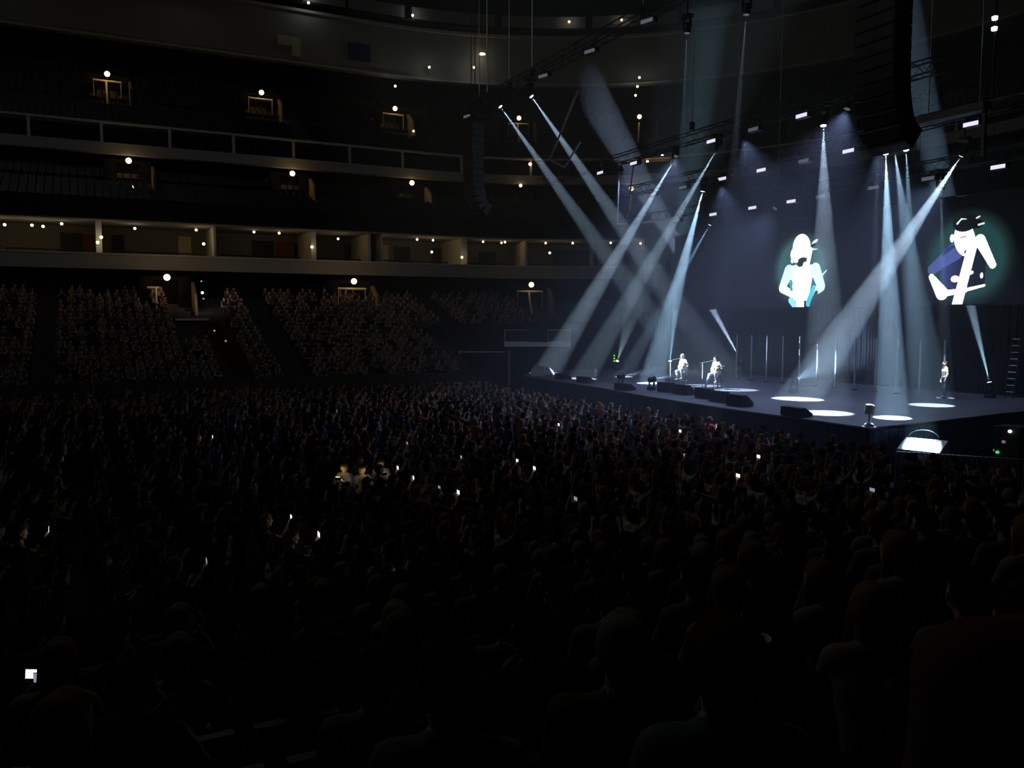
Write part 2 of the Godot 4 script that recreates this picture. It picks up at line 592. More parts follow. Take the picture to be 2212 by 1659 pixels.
	for b in hh: h.append([hc + hb * b[0], hc + hb * b[1], b[2], b[3], b[4]])
	var hg := Geo.new()
	nets(h, p.get("head_cell", 0.011) * 1.1, 0.02, hg)
	var hair_mesh := hg.mesh(M.people)
	hg.v.append_array(g.v)
	hg.n.append_array(g.n)
	hg.c.append_array(g.c)
	return [body_mesh, hair_mesh, hc, hb, hg.mesh(M.people)]


const R_DOWN := Vector3(-0.25, 1.14, -0.02)
const L_DOWN := Vector3(0.25, 1.14, -0.02)


func make_figures() -> void:
	var stand := {"knee": [Vector3(-0.1, 0.5, 0.02), Vector3(0.1, 0.5, 0.02)], "foot": [Vector3(-0.11, 0.085, -0.02), Vector3(0.12, 0.085, 0.0)],
		"elbow": [R_DOWN, L_DOWN], "wrist": [Vector3(-0.26, 0.89, 0.06), Vector3(0.26, 0.89, 0.07)]}
	var crossed := stand.merged({"elbow": [Vector3(-0.25, 1.16, 0.02), Vector3(0.25, 1.16, 0.02)], "wrist": [Vector3(-0.04, 1.13, 0.2), Vector3(0.06, 1.18, 0.22)], "palm": [Vector3(0, 0, -1), Vector3(0, 0, -1)]}, true)
	var clap := stand.merged({"elbow": [Vector3(-0.25, 1.2, 0.14), Vector3(0.25, 1.2, 0.14)], "wrist": [Vector3(-0.05, 1.36, 0.3), Vector3(0.05, 1.36, 0.3)], "palm": [Vector3(1, 0, 0), Vector3(-1, 0, 0)], "curl": [0.1, 0.1]}, true)
	var cheer := stand.merged({"elbow": [Vector3(-0.32, 1.62, 0.1), Vector3(0.32, 1.62, 0.1)], "wrist": [Vector3(-0.28, 1.87, 0.12), Vector3(0.28, 1.87, 0.12)], "palm": [Vector3(0, 0, 1), Vector3(0, 0, 1)], "curl": [0.2, 0.3]}, true)
	var film := stand.merged({"elbow": [Vector3(-0.24, 1.32, 0.26), Vector3(0.24, 1.14, 0.0)], "wrist": [Vector3(-0.1, 1.55, 0.4), Vector3(0.26, 0.9, 0.08)], "palm": [Vector3(0.5, 0, 1), Vector3(-1, 0, 0)], "curl": [0.8, 0.5], "nod": -0.06}, true)
	var sit := {"hip": Vector3(0, 0.5, -0.08), "lean": 0.05, "knee": [Vector3(-0.13, 0.5, 0.35), Vector3(0.13, 0.5, 0.35)], "foot": [Vector3(-0.13, 0.09, 0.33), Vector3(0.14, 0.09, 0.36)],
		"elbow": [Vector3(-0.25, 0.72, 0.02), Vector3(0.25, 0.72, 0.02)], "wrist": [Vector3(-0.13, 0.62, 0.24), Vector3(0.13, 0.62, 0.25)], "palm": [Vector3(0, -1, 0.2), Vector3(0, -1, 0.2)]}
	var sit_clap := sit.merged({"elbow": [Vector3(-0.25, 0.76, 0.12), Vector3(0.25, 0.76, 0.12)], "wrist": [Vector3(-0.05, 0.92, 0.28), Vector3(0.05, 0.92, 0.28)], "palm": [Vector3(1, 0, 0), Vector3(-1, 0, 0)], "curl": [0.1, 0.1]}, true)
	var sit_rest := sit.merged({"lean": 0.16, "elbow": [Vector3(-0.23, 0.66, 0.22), Vector3(0.23, 0.66, 0.2)], "wrist": [Vector3(-0.05, 0.62, 0.4), Vector3(0.06, 0.62, 0.4)], "palm": [Vector3(0.4, -1, 0), Vector3(-0.4, -1, 0)]}, true)
	var fair := Color(0.55, 0.34, 0.24)
	var tan := Color(0.38, 0.22, 0.14)
	var deep := Color(0.12, 0.065, 0.04)
	var looks := {
		"stand_hoodie": stand.merged({"shirt": Color(0.09, 0.09, 0.1), "sleeve": true, "skin": fair, "words": "charcoal hoodie, arms hanging"}),
		"stand_blouse": crossed.merged({"shirt": Color(0.3, 0.28, 0.27), "sleeve": true, "skin": fair, "hair": Color(0.16, 0.1, 0.05), "style": "long", "w": 0.9, "words": "pale grey top, long brown hair"}),
		"stand_denim": stand.merged({"shirt": Color(0.07, 0.1, 0.18), "sleeve": true, "skin": tan, "w": 1.08, "style": "full", "words": "blue denim shirt, arms hanging"}),
		"clap_red": clap.merged({"shirt": Color(0.2, 0.04, 0.04), "skin": fair, "hair": Color(0.06, 0.035, 0.02), "style": "full", "words": "dark red T-shirt, hands together"}),
		"clap_black": clap.merged({"shirt": Color(0.03, 0.03, 0.035), "skin": deep, "style": "bun", "w": 0.92, "words": "black T-shirt, hair in a bun"}),
		"cheer_white": cheer.merged({"shirt": Color(0.5, 0.5, 0.48), "skin": tan, "words": "white T-shirt, both arms up"}),
		"cheer_yellow": cheer.merged({"shirt": Color(0.6, 0.45, 0.04), "skin": fair, "words": "yellow T-shirt, both arms up"}),
		"film_green": film.merged({"shirt": Color(0.06, 0.1, 0.06), "skin": fair, "hair": Color(0.1, 0.06, 0.03), "words": "olive T-shirt, one arm up"}),
		"film_pink": film.merged({"shirt": Color(0.35, 0.16, 0.18), "skin": fair, "hair": Color(0.3, 0.2, 0.09), "style": "long", "w": 0.9, "words": "pink top and long fair hair, one arm up"}),
		"clap_cream": clap.merged({"shirt": Color(0.62, 0.56, 0.42), "skin": fair, "hair": Color(0.1, 0.06, 0.03), "style": "full", "nod": 0.25, "words": "cream T-shirt, hands together"}),
		"stand_cream": stand.merged({"shirt": Color(0.62, 0.56, 0.42), "skin": fair, "hair": Color(0.04, 0.03, 0.02), "words": "cream T-shirt"}),
		"sit_grey": sit.merged({"shirt": Color(0.13, 0.13, 0.14), "sleeve": true, "skin": fair, "words": "grey sweater, hands on lap"}),
		"sit_long": sit_rest.merged({"shirt": Color(0.25, 0.2, 0.2), "skin": fair, "hair": Color(0.2, 0.12, 0.06), "style": "long", "w": 0.92, "words": "dusty rose top, long brown hair"}),
		"sit_navy": sit_clap.merged({"shirt": Color(0.03, 0.04, 0.09), "skin": tan, "w": 1.08, "words": "navy T-shirt, hands together"}),
		"sit_bald": sit.merged({"shirt": Color(0.1, 0.08, 0.06), "sleeve": true, "skin": fair, "hair": Color(0.2, 0.19, 0.18), "w": 1.1, "words": "brown jacket, short grey hair"}),
		"sit_cup": sit.merged({"elbow": [Vector3(-0.29, 0.78, 0.06), Vector3(0.25, 0.72, 0.02)], "wrist": [Vector3(-0.22, 0.98, 0.24), Vector3(0.13, 0.62, 0.25)], "hand_dir": [Vector3(0.25, 0.5, 0.8), Vector3(-0.3, -0.3, 1)], "palm": [Vector3(1, 0.2, -0.1), Vector3(0, -1, 0.2)], "curl": [0.9, 0.4],
			"shirt": Color(0.12, 0.14, 0.16), "skin": fair, "hair": Color(0.07, 0.045, 0.03), "style": "full", "words": "slate T-shirt, raised cup"}),
		"stand_maroon": stand.merged({"shirt": Color(0.14, 0.06, 0.055), "skin": fair, "w": 1.18, "cell": 0.018, "hair": Color(0.05, 0.03, 0.02), "words": "maroon shirt"}),
	}
	for k in looks:
		figures[k] = figure(looks[k])
		figures[k].append(looks[k].words)   # at 5


func person(kind: String, label: String, at: Vector3, turn: float, group := "", size := 1.0) -> Node3D:
	var t := thing("person", label, "person", at, Basis(Vector3.UP, turn).scaled(Vector3.ONE * size), group)
	shared("body", figures[kind][0], t)
	shared("hair", figures[kind][1], t)
	return t


# ---------------------------------------------------------------- the hall
func lower_y(o: float) -> float: return 1.3 + 0.33 * (o + 18.0)
func second_y(o: float) -> float: return 13.4 + 0.4 * (o - 1.0)
func third_y(o: float) -> float: return 20.6 + 0.56 * (o - 8.6)
func near_y(z: float) -> float: return 3.9 + 0.27 * (z - 34.6)


func build_shell() -> void:
	var g := Geo.new()
	g.box(Vector3(-15, -0.25, -4), Vector3(140, 0.5, 130))
	struct("floor", g, M.floor_concrete)
	g = Geo.new()
	g.box(Vector3(-15, 46.3, -4), Vector3(140, 0.6, 130))
	struct("ceiling", g, M.ceiling)
	var walls := {"wall_far": [Vector3(-15, 23, -68.8), Vector3(140, 46, 0.6)], "wall_near": [Vector3(-15, 23, 60.8), Vector3(140, 46, 0.6)],
		"wall_end": [Vector3(-84.8, 23, -4), Vector3(0.6, 46, 130)], "wall_stage": [Vector3(54.8, 23, -4), Vector3(0.6, 46, 130)]}
	for w in walls:
		g = Geo.new()
		g.box(walls[w][0], walls[w][1])
		struct(w, g, M.wall_dark)


func seat_mesh() -> ArrayMesh:
	var g := Geo.new()
	g.box(Vector3(0, 0.42, 0.0), Vector3(0.46, 0.05, 0.4))
	g.box(Vector3(0, 0.63, -0.22), Vector3(0.46, 0.42, 0.05), Basis(Vector3.RIGHT, -0.12))
	g.box(Vector3(0, 0.2, -0.12), Vector3(0.08, 0.4, 0.1))
	return g.mesh(M.seat_plastic)


func build_tiers() -> void:
	var g := Geo.new()
	sweep(g, stair_profile(-18.0, 1.3, 11, 0.85, 0.2805, 1.0), -62.0, -6.0)
	sweep(g, stair_profile(-8.65, lower_y(-8.65), 11, 0.85, 0.2805, 0.6), -62.0, 52.0)
	struct("floor_lower_tier", g, M.concrete, "stepped lower seating tier below the suites")
	g = Geo.new()
	sweep(g, [Vector2(-18.3, 0), Vector2(-18.0, 0), Vector2(-18.0, 2.1), Vector2(-18.3, 2.1)], -62.0, -6.0)
	struct("wall_floor_barrier", g, M.concrete, "low barrier wall in front of the lower tier")
	g = Geo.new()
	sweep(g, [Vector2(-9.0, 0), Vector2(-8.65, 0), Vector2(-8.65, 5.2), Vector2(-9.0, 5.2)], -6.0, 52.0)
	struct("wall_stage_side", g, M.wall_dark, "dark wall below the lower tier beyond the far end of the stage")
	g = Geo.new()
	sweep(g, stair_profile(1.0, 13.7, 13, 0.85, 0.34, 0.5), -62.0, 52.0)
	struct("floor_second_tier", g, M.concrete, "stepped second seating tier above the suites")
	g = Geo.new()
	sweep(g, stair_profile(8.6, 20.6, 20, 0.85, 0.476, 0.5), -62.0, 52.0)
	struct("floor_third_tier", g, M.concrete, "steep third seating tier under the roof")
	g = Geo.new()
	sweep(g, [Vector2(12.1, 16.5), Vector2(12.5, 16.5), Vector2(12.5, 21.0), Vector2(12.1, 21.0)], -62.0, 52.0)
	struct("wall_second_tier", g, M.wall_dark)
	g = Geo.new()
	sweep(g, [Vector2(1.2, 6.5), Vector2(1.6, 6.5), Vector2(1.6, 9.2), Vector2(1.2, 9.2)], -62.0, 52.0)
	struct("wall_lower_tier", g, M.wall_dark)
	# high wall behind the third tier: grey band over a darker one, ledge, catwalk panels
	g = Geo.new()
	sweep(g, [Vector2(25.7, 28.5), Vector2(26.2, 28.5), Vector2(26.2, 46), Vector2(25.7, 46)], -62.0, 52.0)
	struct("wall_upper", g, M.wall_dark)
	g = Geo.new()
	sweep(g, [Vector2(25.1, 33.2), Vector2(25.68, 33.2), Vector2(25.68, 38.6), Vector2(25.1, 38.6)], -62.0, 52.0)
	struct("trim_1", g, M.wall_grey, "pale grey wall band high above the third tier")
	g = Geo.new()
	sweep(g, [Vector2(24.7, 33.0), Vector2(25.68, 33.0), Vector2(25.68, 33.25), Vector2(24.7, 33.25)], -62.0, 52.0)
	sweep(g, [Vector2(24.7, 38.5), Vector2(25.68, 38.5), Vector2(25.68, 38.8), Vector2(24.7, 38.8)], -62.0, 52.0)
	struct("trim_2", g, M.fascia_panel)
	var cat := struct_root("trim_3", "catwalk of grey panels under the roof")
	var s := -58.0
	while s < 48.0:
		g = Geo.new()
		sweep(g, [Vector2(23.9, 39.4), Vector2(24.1, 39.4), Vector2(24.1, 40.7), Vector2(23.9, 40.7)], s, s + 4.6)
		part("panel", g, M.wall_grey, cat)
		s += 5.0
	g = Geo.new()
	sweep(g, [Vector2(23.8, 39.1), Vector2(25.7, 39.1), Vector2(25.7, 39.3), Vector2(23.8, 39.3)], -62, 52)
	part("walkway", g, M.black_metal, cat)
	# seats of the upper tiers
	var seat := seat_mesh()
	for spec in [[1.0, 13.7, 12, 0.34, "second"], [8.6, 20.6, 19, 0.476, "third"]]:
		var where := []
		for r in spec[2]:
			var o: float = spec[0] + r * 0.85 + 0.5
			s = -46.0
			while s < 45.0:
				if fmod(s + 90.0, 13.0) > 1.3 and not (r > 6 and r < 9):
					where.append(Transform3D(ring_basis(s), ring(s, o, spec[1] + r * spec[3])))
				s += 0.56
		swarm("seating", seat, where, "rows of empty dark folding seats on the %s tier" % spec[4], "seats")


func build_band() -> void:
	# the parapet of boxes between second and third tier: sill, posts, panels and a cap
	var b := struct_root("trim_4", "parapet band with posts and framed panels between the upper tiers")
	var g := Geo.new()
	sweep(g, [Vector2(7.9, 18.9), Vector2(8.6, 18.9), Vector2(8.6, 19.75), Vector2(7.9, 19.75)], -62, 52)
	part("fascia", g, M.fascia_panel, b)
	g = Geo.new()
	sweep(g, [Vector2(7.85, 21.25), Vector2(8.25, 21.25), Vector2(8.25, 21.42), Vector2(7.85, 21.42)], -62, 52)
	part("cap_rail", g, M.fascia, b)
	for i in 17:
		var s := -43.5 + i * 5.1
		g = Geo.new()
		g.box(ring(s, 8.05, 20.5), Vector3(0.22, 1.5, 0.22), ring_basis(s))
		part("post", g, M.fascia, b)
		g = Geo.new()
		sweep(g, [Vector2(8.02, 19.78), Vector2(8.08, 19.78), Vector2(8.08, 20.9), Vector2(8.02, 20.9)], s + 0.15, s + 4.95)
		part("panel", g, M.wall_dark, b)
	g = Geo.new()
	sweep(g, [Vector2(8.4, 20.3), Vector2(12.4, 20.9), Vector2(12.4, 20.6), Vector2(8.4, 19.6)], -62, 52)
	part("soffit", g, M.wall_dark, b)


func build_suites() -> void:
	var g := Geo.new()
	sweep(g, [Vector2(-0.15, 9.17), Vector2(0.15, 9.17), Vector2(0.15, 10.2), Vector2(-0.15, 10.2)], -62, 52)
	var f := struct("wall_suite_front", g, M.fascia_panel, "long pale fascia in front of the suites")
	g = Geo.new()
	sweep(g, [Vector2(-0.25, 10.2), Vector2(0.3, 10.2), Vector2(0.3, 10.32), Vector2(-0.25, 10.32)], -62, 52)
	part("cap_rail", g, M.fascia, f)
	g = Geo.new()
	sweep(g, [Vector2(0.15, 9.15), Vector2(6.4, 9.15), Vector2(6.4, 9.4), Vector2(0.15, 9.4)], -62, 52)
	struct("floor_suite", g, M.wall_dark)
	g = Geo.new()
	sweep(g, [Vector2(0.5, 12.75), Vector2(6.4, 12.75), Vector2(6.4, 13.2), Vector2(0.5, 13.2)], -62, 52)
	struct("ceiling_suite", g, M.fascia_panel)
	g = Geo.new()
	sweep(g, [Vector2(0.35, 12.85), Vector2(0.75, 12.85), Vector2(0.75, 14.4), Vector2(0.35, 14.4)], -62, 52)
	struct("wall_second_front", g, M.wall_dark, "dark parapet in front of the second tier")
	var back := struct_root("wall_suite_back", "back wall of the suites with doors and coloured panels")
	g = Geo.new()
	sweep(g, [Vector2(6.0, 9.4), Vector2(6.3, 9.4), Vector2(6.3, 12.75), Vector2(6.0, 12.75)], -62, 52)
	part("wall_board", g, M.suite_wall, back)
	# panels and doorways along the back wall: s from, s to, bottom, top, material
	for d in [[-31.4, -29.9, 9.5, 12.2, "suite_green"], [-29.8, -28.9, 9.5, 12.2, "suite_rust"], [-27.8, -26.9, 9.5, 12.2, "suite_green"], [-22.9, -21.9, 9.5, 12.3, "suite_white"],
			[-17.0, -15.2, 9.5, 12.2, "suite_green"], [-15.0, -13.7, 9.5, 12.2, "suite_rust"], [-13.5, -12.4, 9.5, 12.1, "suite_green"], [-9.0, -7.2, 9.5, 12.2, "suite_green"],
			[-5.8, -4.9, 9.5, 12.3, "suite_white"], [-4.3, -2.8, 9.5, 12.2, "suite_green"], [-0.6, 1.0, 9.5, 12.2, "suite_green"], [3.2, 4.6, 9.5, 12.0, "suite_green"],
			[9.0, 12.4, 9.5, 12.2, "suite_green"], [15.0, 17.0, 9.5, 12.2, "suite_rust"], [-38.0, -36.6, 9.5, 12.2, "suite_rust"]]:
		g = Geo.new()
		sweep(g, [Vector2(5.9, d[2]), Vector2(6.02, d[2]), Vector2(6.02, d[3]), Vector2(5.9, d[3])], d[0], d[1])
		part("panel", g, M[d[4]], back)
	# divider walls between the suites
	for d in [[-42.6, 0.3], [-35.6, 0.3], [-28.8, 0.34], [-20.7, 0.12], [-13.0, 0.34], [-8.3, 0.2], [-7.2, 0.14], [0.45, 0.5], [6.1, 0.14], [11.9, 0.3], [19.0, 0.3], [26.0, 0.3]]:
		var w := struct_root("wall_suite_divider")
		g = Geo.new()
		var bs := ring_basis(d[0])
		g.box(ring(d[0], 3.5, 11.05), Vector3(d[1], 3.35, 5.0), bs)
		part("wall_board", g, M.suite_white, w)
		g = Geo.new()
		g.box(ring(d[0], 0.95, 11.05), Vector3(d[1] + 0.06, 3.35, 0.12), bs)
		part("end_post", g, M.fascia, w)
	# counters along the suites
	var ends := [-42.6, -35.6, -28.8, -20.7, -13.0, -7.75, 0.45, 6.1, 11.9, 19.0, 26.0]
	for r in [[1.2, 10.1, 0.42], [2.7, 10.62, 0.4]]:
		for k in ends.size() - 1:
			var s0: float = ends[k] + 0.75
			var s1: float = ends[k + 1] - 0.75
			g = Geo.new()
			sweep(g, [Vector2(r[0], r[1]), Vector2(r[0] + r[2], r[1]), Vector2(r[0] + r[2], r[1] + 0.09), Vector2(r[0], r[1] + 0.09)], s0, s1)
			var t := thing("suite_counter", "long dark counter behind the suite fascia" if r[0] < 2 else "raised dark counter further back inside a suite", "counter", Vector3.ZERO, Basis.IDENTITY, "front suite counters" if r[0] < 2 else "rear suite counters")
			part("counter_top", g, M.suite_desk, t)
			for e in [s0 + 0.1, (s0 + s1) / 2, s1 - 0.1]:
				g = Geo.new()
				g.box(ring(e, r[0] + 0.2, (9.4 + r[1]) / 2), Vector3(0.08, r[1] - 9.4, 0.3), ring_basis(e))
				part("leg", g, M.suite_desk, t)


func lamp(at: Vector3, r: float, energy: float, called: String, label: String, group: String, m: Material, color: Color, bs := Basis.IDENTITY, arm := 0.35) -> void:
	var t := thing(called, label, "lamp", at, bs, group)
	var g := Geo.new()
	var prof := []
	var k := 8 if r > 0.2 else 5
	for i in k + 1: prof.append(Vector2(r * sin(PI * i / k), -r * cos(PI * i / k)))
	g.lathe(prof, Vector3.ZERO, 14 if r > 0.2 else 8)
	part("globe", g, m, t)
	if arm > 0:
		g = Geo.new()
		g.bar(Vector3(0, 0, -r * 0.9), Vector3(0, 0, -r - arm), 0.03)
		g.box(Vector3(0, 0, -r - arm), Vector3(0.16, 0.24, 0.04))
		part("bracket", g, M.black_metal, t)
	if energy < 0.02: return
	var l := OmniLight3D.new()
	l.name = "lamp_light"
	l.light_color = color
	l.light_energy = energy
	l.light_size = r * 0.9
	l.omni_range = 60.0
	l.omni_attenuation = 2.0
	l.shadow_enabled = true
	t.add_child(l)


# stair portal in a tier: walls, rails; z points into the arena
func portal(s: float, o: float, y: float, slope: float, rails: String) -> void:
	var p := struct_root("wall_portal", "concrete stair portal opening into the tier")
	p.transform = Transform3D(ring_basis(s), ring(s, o, y))
	var g := Geo.new()
	g.box(Vector3(-1.3, 0.9, -0.3), Vector3(0.9, 2.4, 0.2))
	g.box(Vector3(1.3, 0.9, -0.3), Vector3(0.9, 2.4, 0.2))
	g.box(Vector3(0, 1.95, -0.3), Vector3(1.7, 0.3, 0.2))
	g.box(Vector3(0, 0.9, -1.2), Vector3(1.8, 2.2, 0.1))
	part("portal_wall", g, M.wall_dark, p)
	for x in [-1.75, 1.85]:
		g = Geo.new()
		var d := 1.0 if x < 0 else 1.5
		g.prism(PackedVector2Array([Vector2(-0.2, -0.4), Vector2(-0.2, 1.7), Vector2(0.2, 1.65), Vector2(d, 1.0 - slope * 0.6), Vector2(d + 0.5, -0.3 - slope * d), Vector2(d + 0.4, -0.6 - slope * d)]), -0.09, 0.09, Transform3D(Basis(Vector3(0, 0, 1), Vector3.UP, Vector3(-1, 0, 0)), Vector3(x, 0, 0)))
		part("wing_wall", g, M.suite_wall if x > 0 else M.wall_dark, p)  # wing colours carry light and shade: right one pale, left one dark
	if "bar" in rails:
		g = Geo.new()
		g.bar(Vector3(-1.15, 1.38, 0.5), Vector3(1.15, 1.38, 0.5), 0.1, -1, 8)
		g.bar(Vector3(-1.1, 1.38, 0.5), Vector3(-1.1, 0.0, 0.45), 0.03)
		g.bar(Vector3(1.1, 1.38, 0.5), Vector3(1.1, 0.0, 0.45), 0.03)
		part("guard_rail", g, M.rail, p)
	if "left" in rails:
		g = Geo.new()
		g.bar(Vector3(-1.3, 1.2, 0.7), Vector3(-0.5, 1.2, 0.7), 0.1, -1, 8)
		g.bar(Vector3(-0.75, 1.2, 0.7), Vector3(-0.75, 0.1, 1.0), 0.1)
		g.bar(Vector3(-0.75, 0.1, 1.0), Vector3(-0.75, -0.5, 1.6), 0.06)
		part("guard_rail", g, M.rail, p)
	if "post" in rails:
		g = Geo.new()
		g.tube([Vector3(-0.08, 1.35, 0.5), Vector3(-0.08, 0.6, 0.8), Vector3(-0.08, -slope * 1.7, 1.7)], 0.1, 8)
		part("aisle_rail", g, M.rail, p)


func build_lamps() -> void:
	var warm := Color(1.0, 0.78, 0.48)
	for d in [[-24.6, "left"], [-10.9, "bar"], [5.6, "bar post"]]:
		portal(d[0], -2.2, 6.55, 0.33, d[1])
		lamp(ring(d[0], -3.3, 8.5), 0.235, 0.65, "portal_lamp", "warm globe lamp above a stair portal just under the suite fascia", "lower tier portal lamps", M.warm_globe, warm, ring_basis(d[0]), 1.05)
	for d in [[-26.3, ""], [-13.1, ""], [-1.9, ""], [14.8, "post"]]:
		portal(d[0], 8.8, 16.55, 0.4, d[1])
		lamp(ring(d[0], 7.7, 18.38), 0.235, 0.65, "portal_lamp", "warm globe lamp above a stair portal under the framed parapet band", "second tier portal lamps", M.warm_globe, warm, ring_basis(d[0]), 1.05)
	for d in [[-27.4, "bar post"], [-14.1, "bar"], [-0.7, "bar"], [7.4, "bar post"], [14.9, "post"]]:
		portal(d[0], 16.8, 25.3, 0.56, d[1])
		lamp(ring(d[0], 15.7, 27.15), 0.24, 0.75, "portal_lamp", "warm globe lamp above a stair portal in the steep top tier", "third tier portal lamps", M.warm_globe, warm, ring_basis(d[0]), 1.05)
	# small lamps at the foot of the stairs
	for d in [[-26.0, 7.2, 15.9 + 0.35], [-0.9, 6.9, 16.1], [-12.2, 16.0, 25.0], [0.6, 15.0, 24.9]]:
		lamp(ring(d[0], d[1], d[2]), 0.12, 0.08, "step_lamp", "small lamp low beside the stairs below a portal", "stair foot lamps", M.small_lamp, warm, ring_basis(d[0]), 0.0)
	# lit concession window in the parapet band past the stage corner
	var k := thing("lit_kiosk", "brightly lit kiosk counter with warm lamps in the parapet band", "kiosk", ring(16.6, 8.4, 19.8), ring_basis(16.6))
	var g := Geo.new()
	g.box(Vector3(0, -0.05, 0.1), Vector3(3.2, 0.16, 0.6))
	part("counter", g, M.rail, k)
	g = Geo.new()
	g.box(Vector3(0, 0.8, -0.5), Vector3(3.0, 1.6, 0.1))
	part("back_panel", g, M.suite_wall, k)
	g = Geo.new()
	g.box(Vector3(0.3, 0.45, 0.0), Vector3(0.6, 0.7, 0.3))
	part("glowing_sign", g, M.warm_globe, k)
	for x in [-0.7, 0.35]:
		lamp(ring(16.6 + x, 8.15, 21.0 if x < 0 else 21.5), 0.14, 0.25, "kiosk_lamp", "warm lamp hung over the lit kiosk counter", "kiosk lamps", M.small_lamp, warm, ring_basis(16.6), 0.0)
	for d in [[6.7, 7.6, 18.7], [7.4, 7.6, 20.8]]:
		lamp(ring(d[0], d[1], d[2]), 0.17, 0.15, "box_lamp", "small warm lamp on the parapet boxes near the hanging cables", "parapet box lamps", M.small_lamp, warm, ring_basis(d[0]), 0.2)
	# lamps inside the suites
	for d in [[-34.8, 12.25], [-33.1, 12.3], [-32.4, 12.25], [-31.2, 12.5], [-26.3, 12.4], [-21.9, 12.5], [-10.6, 12.3], [-7.0, 12.35], [4.2, 12.55], [4.5, 12.62], [10.3, 12.6], [-40.0, 12.4], [16.0, 12.5], [-17.5, 12.55], [-15.5, 12.55], [-3.5, 12.55], [-2.0, 12.55], [2.6, 12.6], [8.0, 12.6], [13.5, 12.6], [21, 12.6]]:
		lamp(ring(d[0], 2.2, d[1]), 0.11, 0.17, "suite_downlight", "small warm ceiling lamp inside the suites", "suite ceiling lamps", M.small_lamp, Color(1.0, 0.92, 0.78), ring_basis(d[0]), 0.0)
	for d in [[-28.65, 11.5, 0.6], [-28.9, 11.1, 0.5], [-21.5, 11.35, 1.2], [-13.2, 11.4, 0.7], [-2.6, 11.4, 1.0], [8.2, 11.6, 1.0], [0.1, 11.0, 0.6]]:
		lamp(ring(d[0], d[2], d[1]), 0.12, 0.16, "suite_wall_lamp", "small lamp low on a suite divider wall", "suite divider lamps", M.small_lamp, Color(1.0, 0.88, 0.7), ring_basis(d[0]), 0.0)
	# lamps under the roof
	for d in [[-7.5, 39.7, 0.5], [2.0, 40.2, 0.4], [2.9, 34.7, 0.3], [1.0, 32.2, 0.25], [5.4, 35.1, 0.5], [10.7, 40.6, 0.3], [13.6, 40.6, 0.3], [14.6, 34.0, 0.25], [14.5, 33.0, 0.25], [14.4, 32.0, 0.2], [-20.0, 40.1, 0.5], [-36.0, 40.1, 0.5]]:
		lamp(ring(d[0], 23.6, d[1] - 0.55), 0.15, d[2] * 1.6, "roof_lamp", "small lamp on the high wall under the roof", "roof wall lamps", M.small_lamp, Color(0.95, 0.97, 0.95), ring_basis(d[0]), 0.3)
	# ceiling dish lamp that lights the high wall
	var dl := thing("dish_lamp", "flat dish lamp glowing against the pale high wall", "lamp", ring(5.9, 24.3, 36.3))
	g = Geo.new()
	g.lathe([Vector2(0, 0.12), Vector2(0.35, 0.1), Vector2(0.42, 0.0), Vector2(0.0, -0.02)], Vector3.ZERO, 18)
	part("dish", g, M.small_lamp, dl)
	g = Geo.new()
	g.bar(Vector3(0, 0.1, 0), Vector3(0, 2.4, 0), 0.02)
	part("rod", g, M.black_metal, dl)
	var l := OmniLight3D.new()
	l.name = "dish_light"
	l.position = Vector3(0, -0.15, 0.1)
	l.light_color = Color(1.0, 0.97, 0.88)
	l.light_energy = 0.2
	l.light_size = 0.3
	l.omni_range = 60.0
	l.omni_attenuation = 2.0
	l.shadow_enabled = true
	dl.add_child(l)
	# banners on the high wall
	var b := thing("pale_banner", "pale L-shaped banner on the high wall", "banner", ring(-9.4, 24.9, 34.9), ring_basis(-9.4))
	g = Geo.new()
	g.prism(PackedVector2Array([Vector2(-1.2, 0.9), Vector2(1.3, 0.9), Vector2(1.3, -1.1), Vector2(0.35, -1.1), Vector2(0.35, 0.15), Vector2(0.05, -0.1), Vector2(-1.2, -0.1)]), -0.03, 0.03)
	part("cloth", g, M.banner_pale, b)
	b = thing("blue_banner", "dull blue rectangular banner on the high wall", "banner", ring(-1.6, 24.9, 35.2), ring_basis(-1.6))
	g = Geo.new()
	g.box(Vector3.ZERO, Vector3(2.6, 1.9, 0.05))
	part("cloth", g, M.banner_blue, b)
	# landing slab and reddish aisle steps below the first lower portal
	var a := thing("stair_aisle", "reddish aisle steps with a pale landing slab below a lower portal", "stairs", Vector3.ZERO)
	g = Geo.new()
	var bs := ring_basis(-23.2)
	g.box(ring(-23.25, -5.6, 5.5), Vector3(2.1, 0.14, 1.0), bs)
	part("landing", g, M.white_paint, a)
	for i in 20:
		var o := -6.4 - i * 0.5
		g = Geo.new()
		g.box(ring(-22.2 + i * 0.05, o, lower_y(o) - 0.02 + 0.1), Vector3(1.2, 0.14, 0.4), bs)
		part("step", g, M.tile_step, a)
	lamp(ring(-22.4, -4.7, 7.4), 0.1, 0.8, "added_landing_lamp", "added tiny lamp that brightens the pale stair landing", "", M.small_lamp, Color(1.0, 0.9, 0.8), bs, 0.1)  # lamp added only to make the landing bright


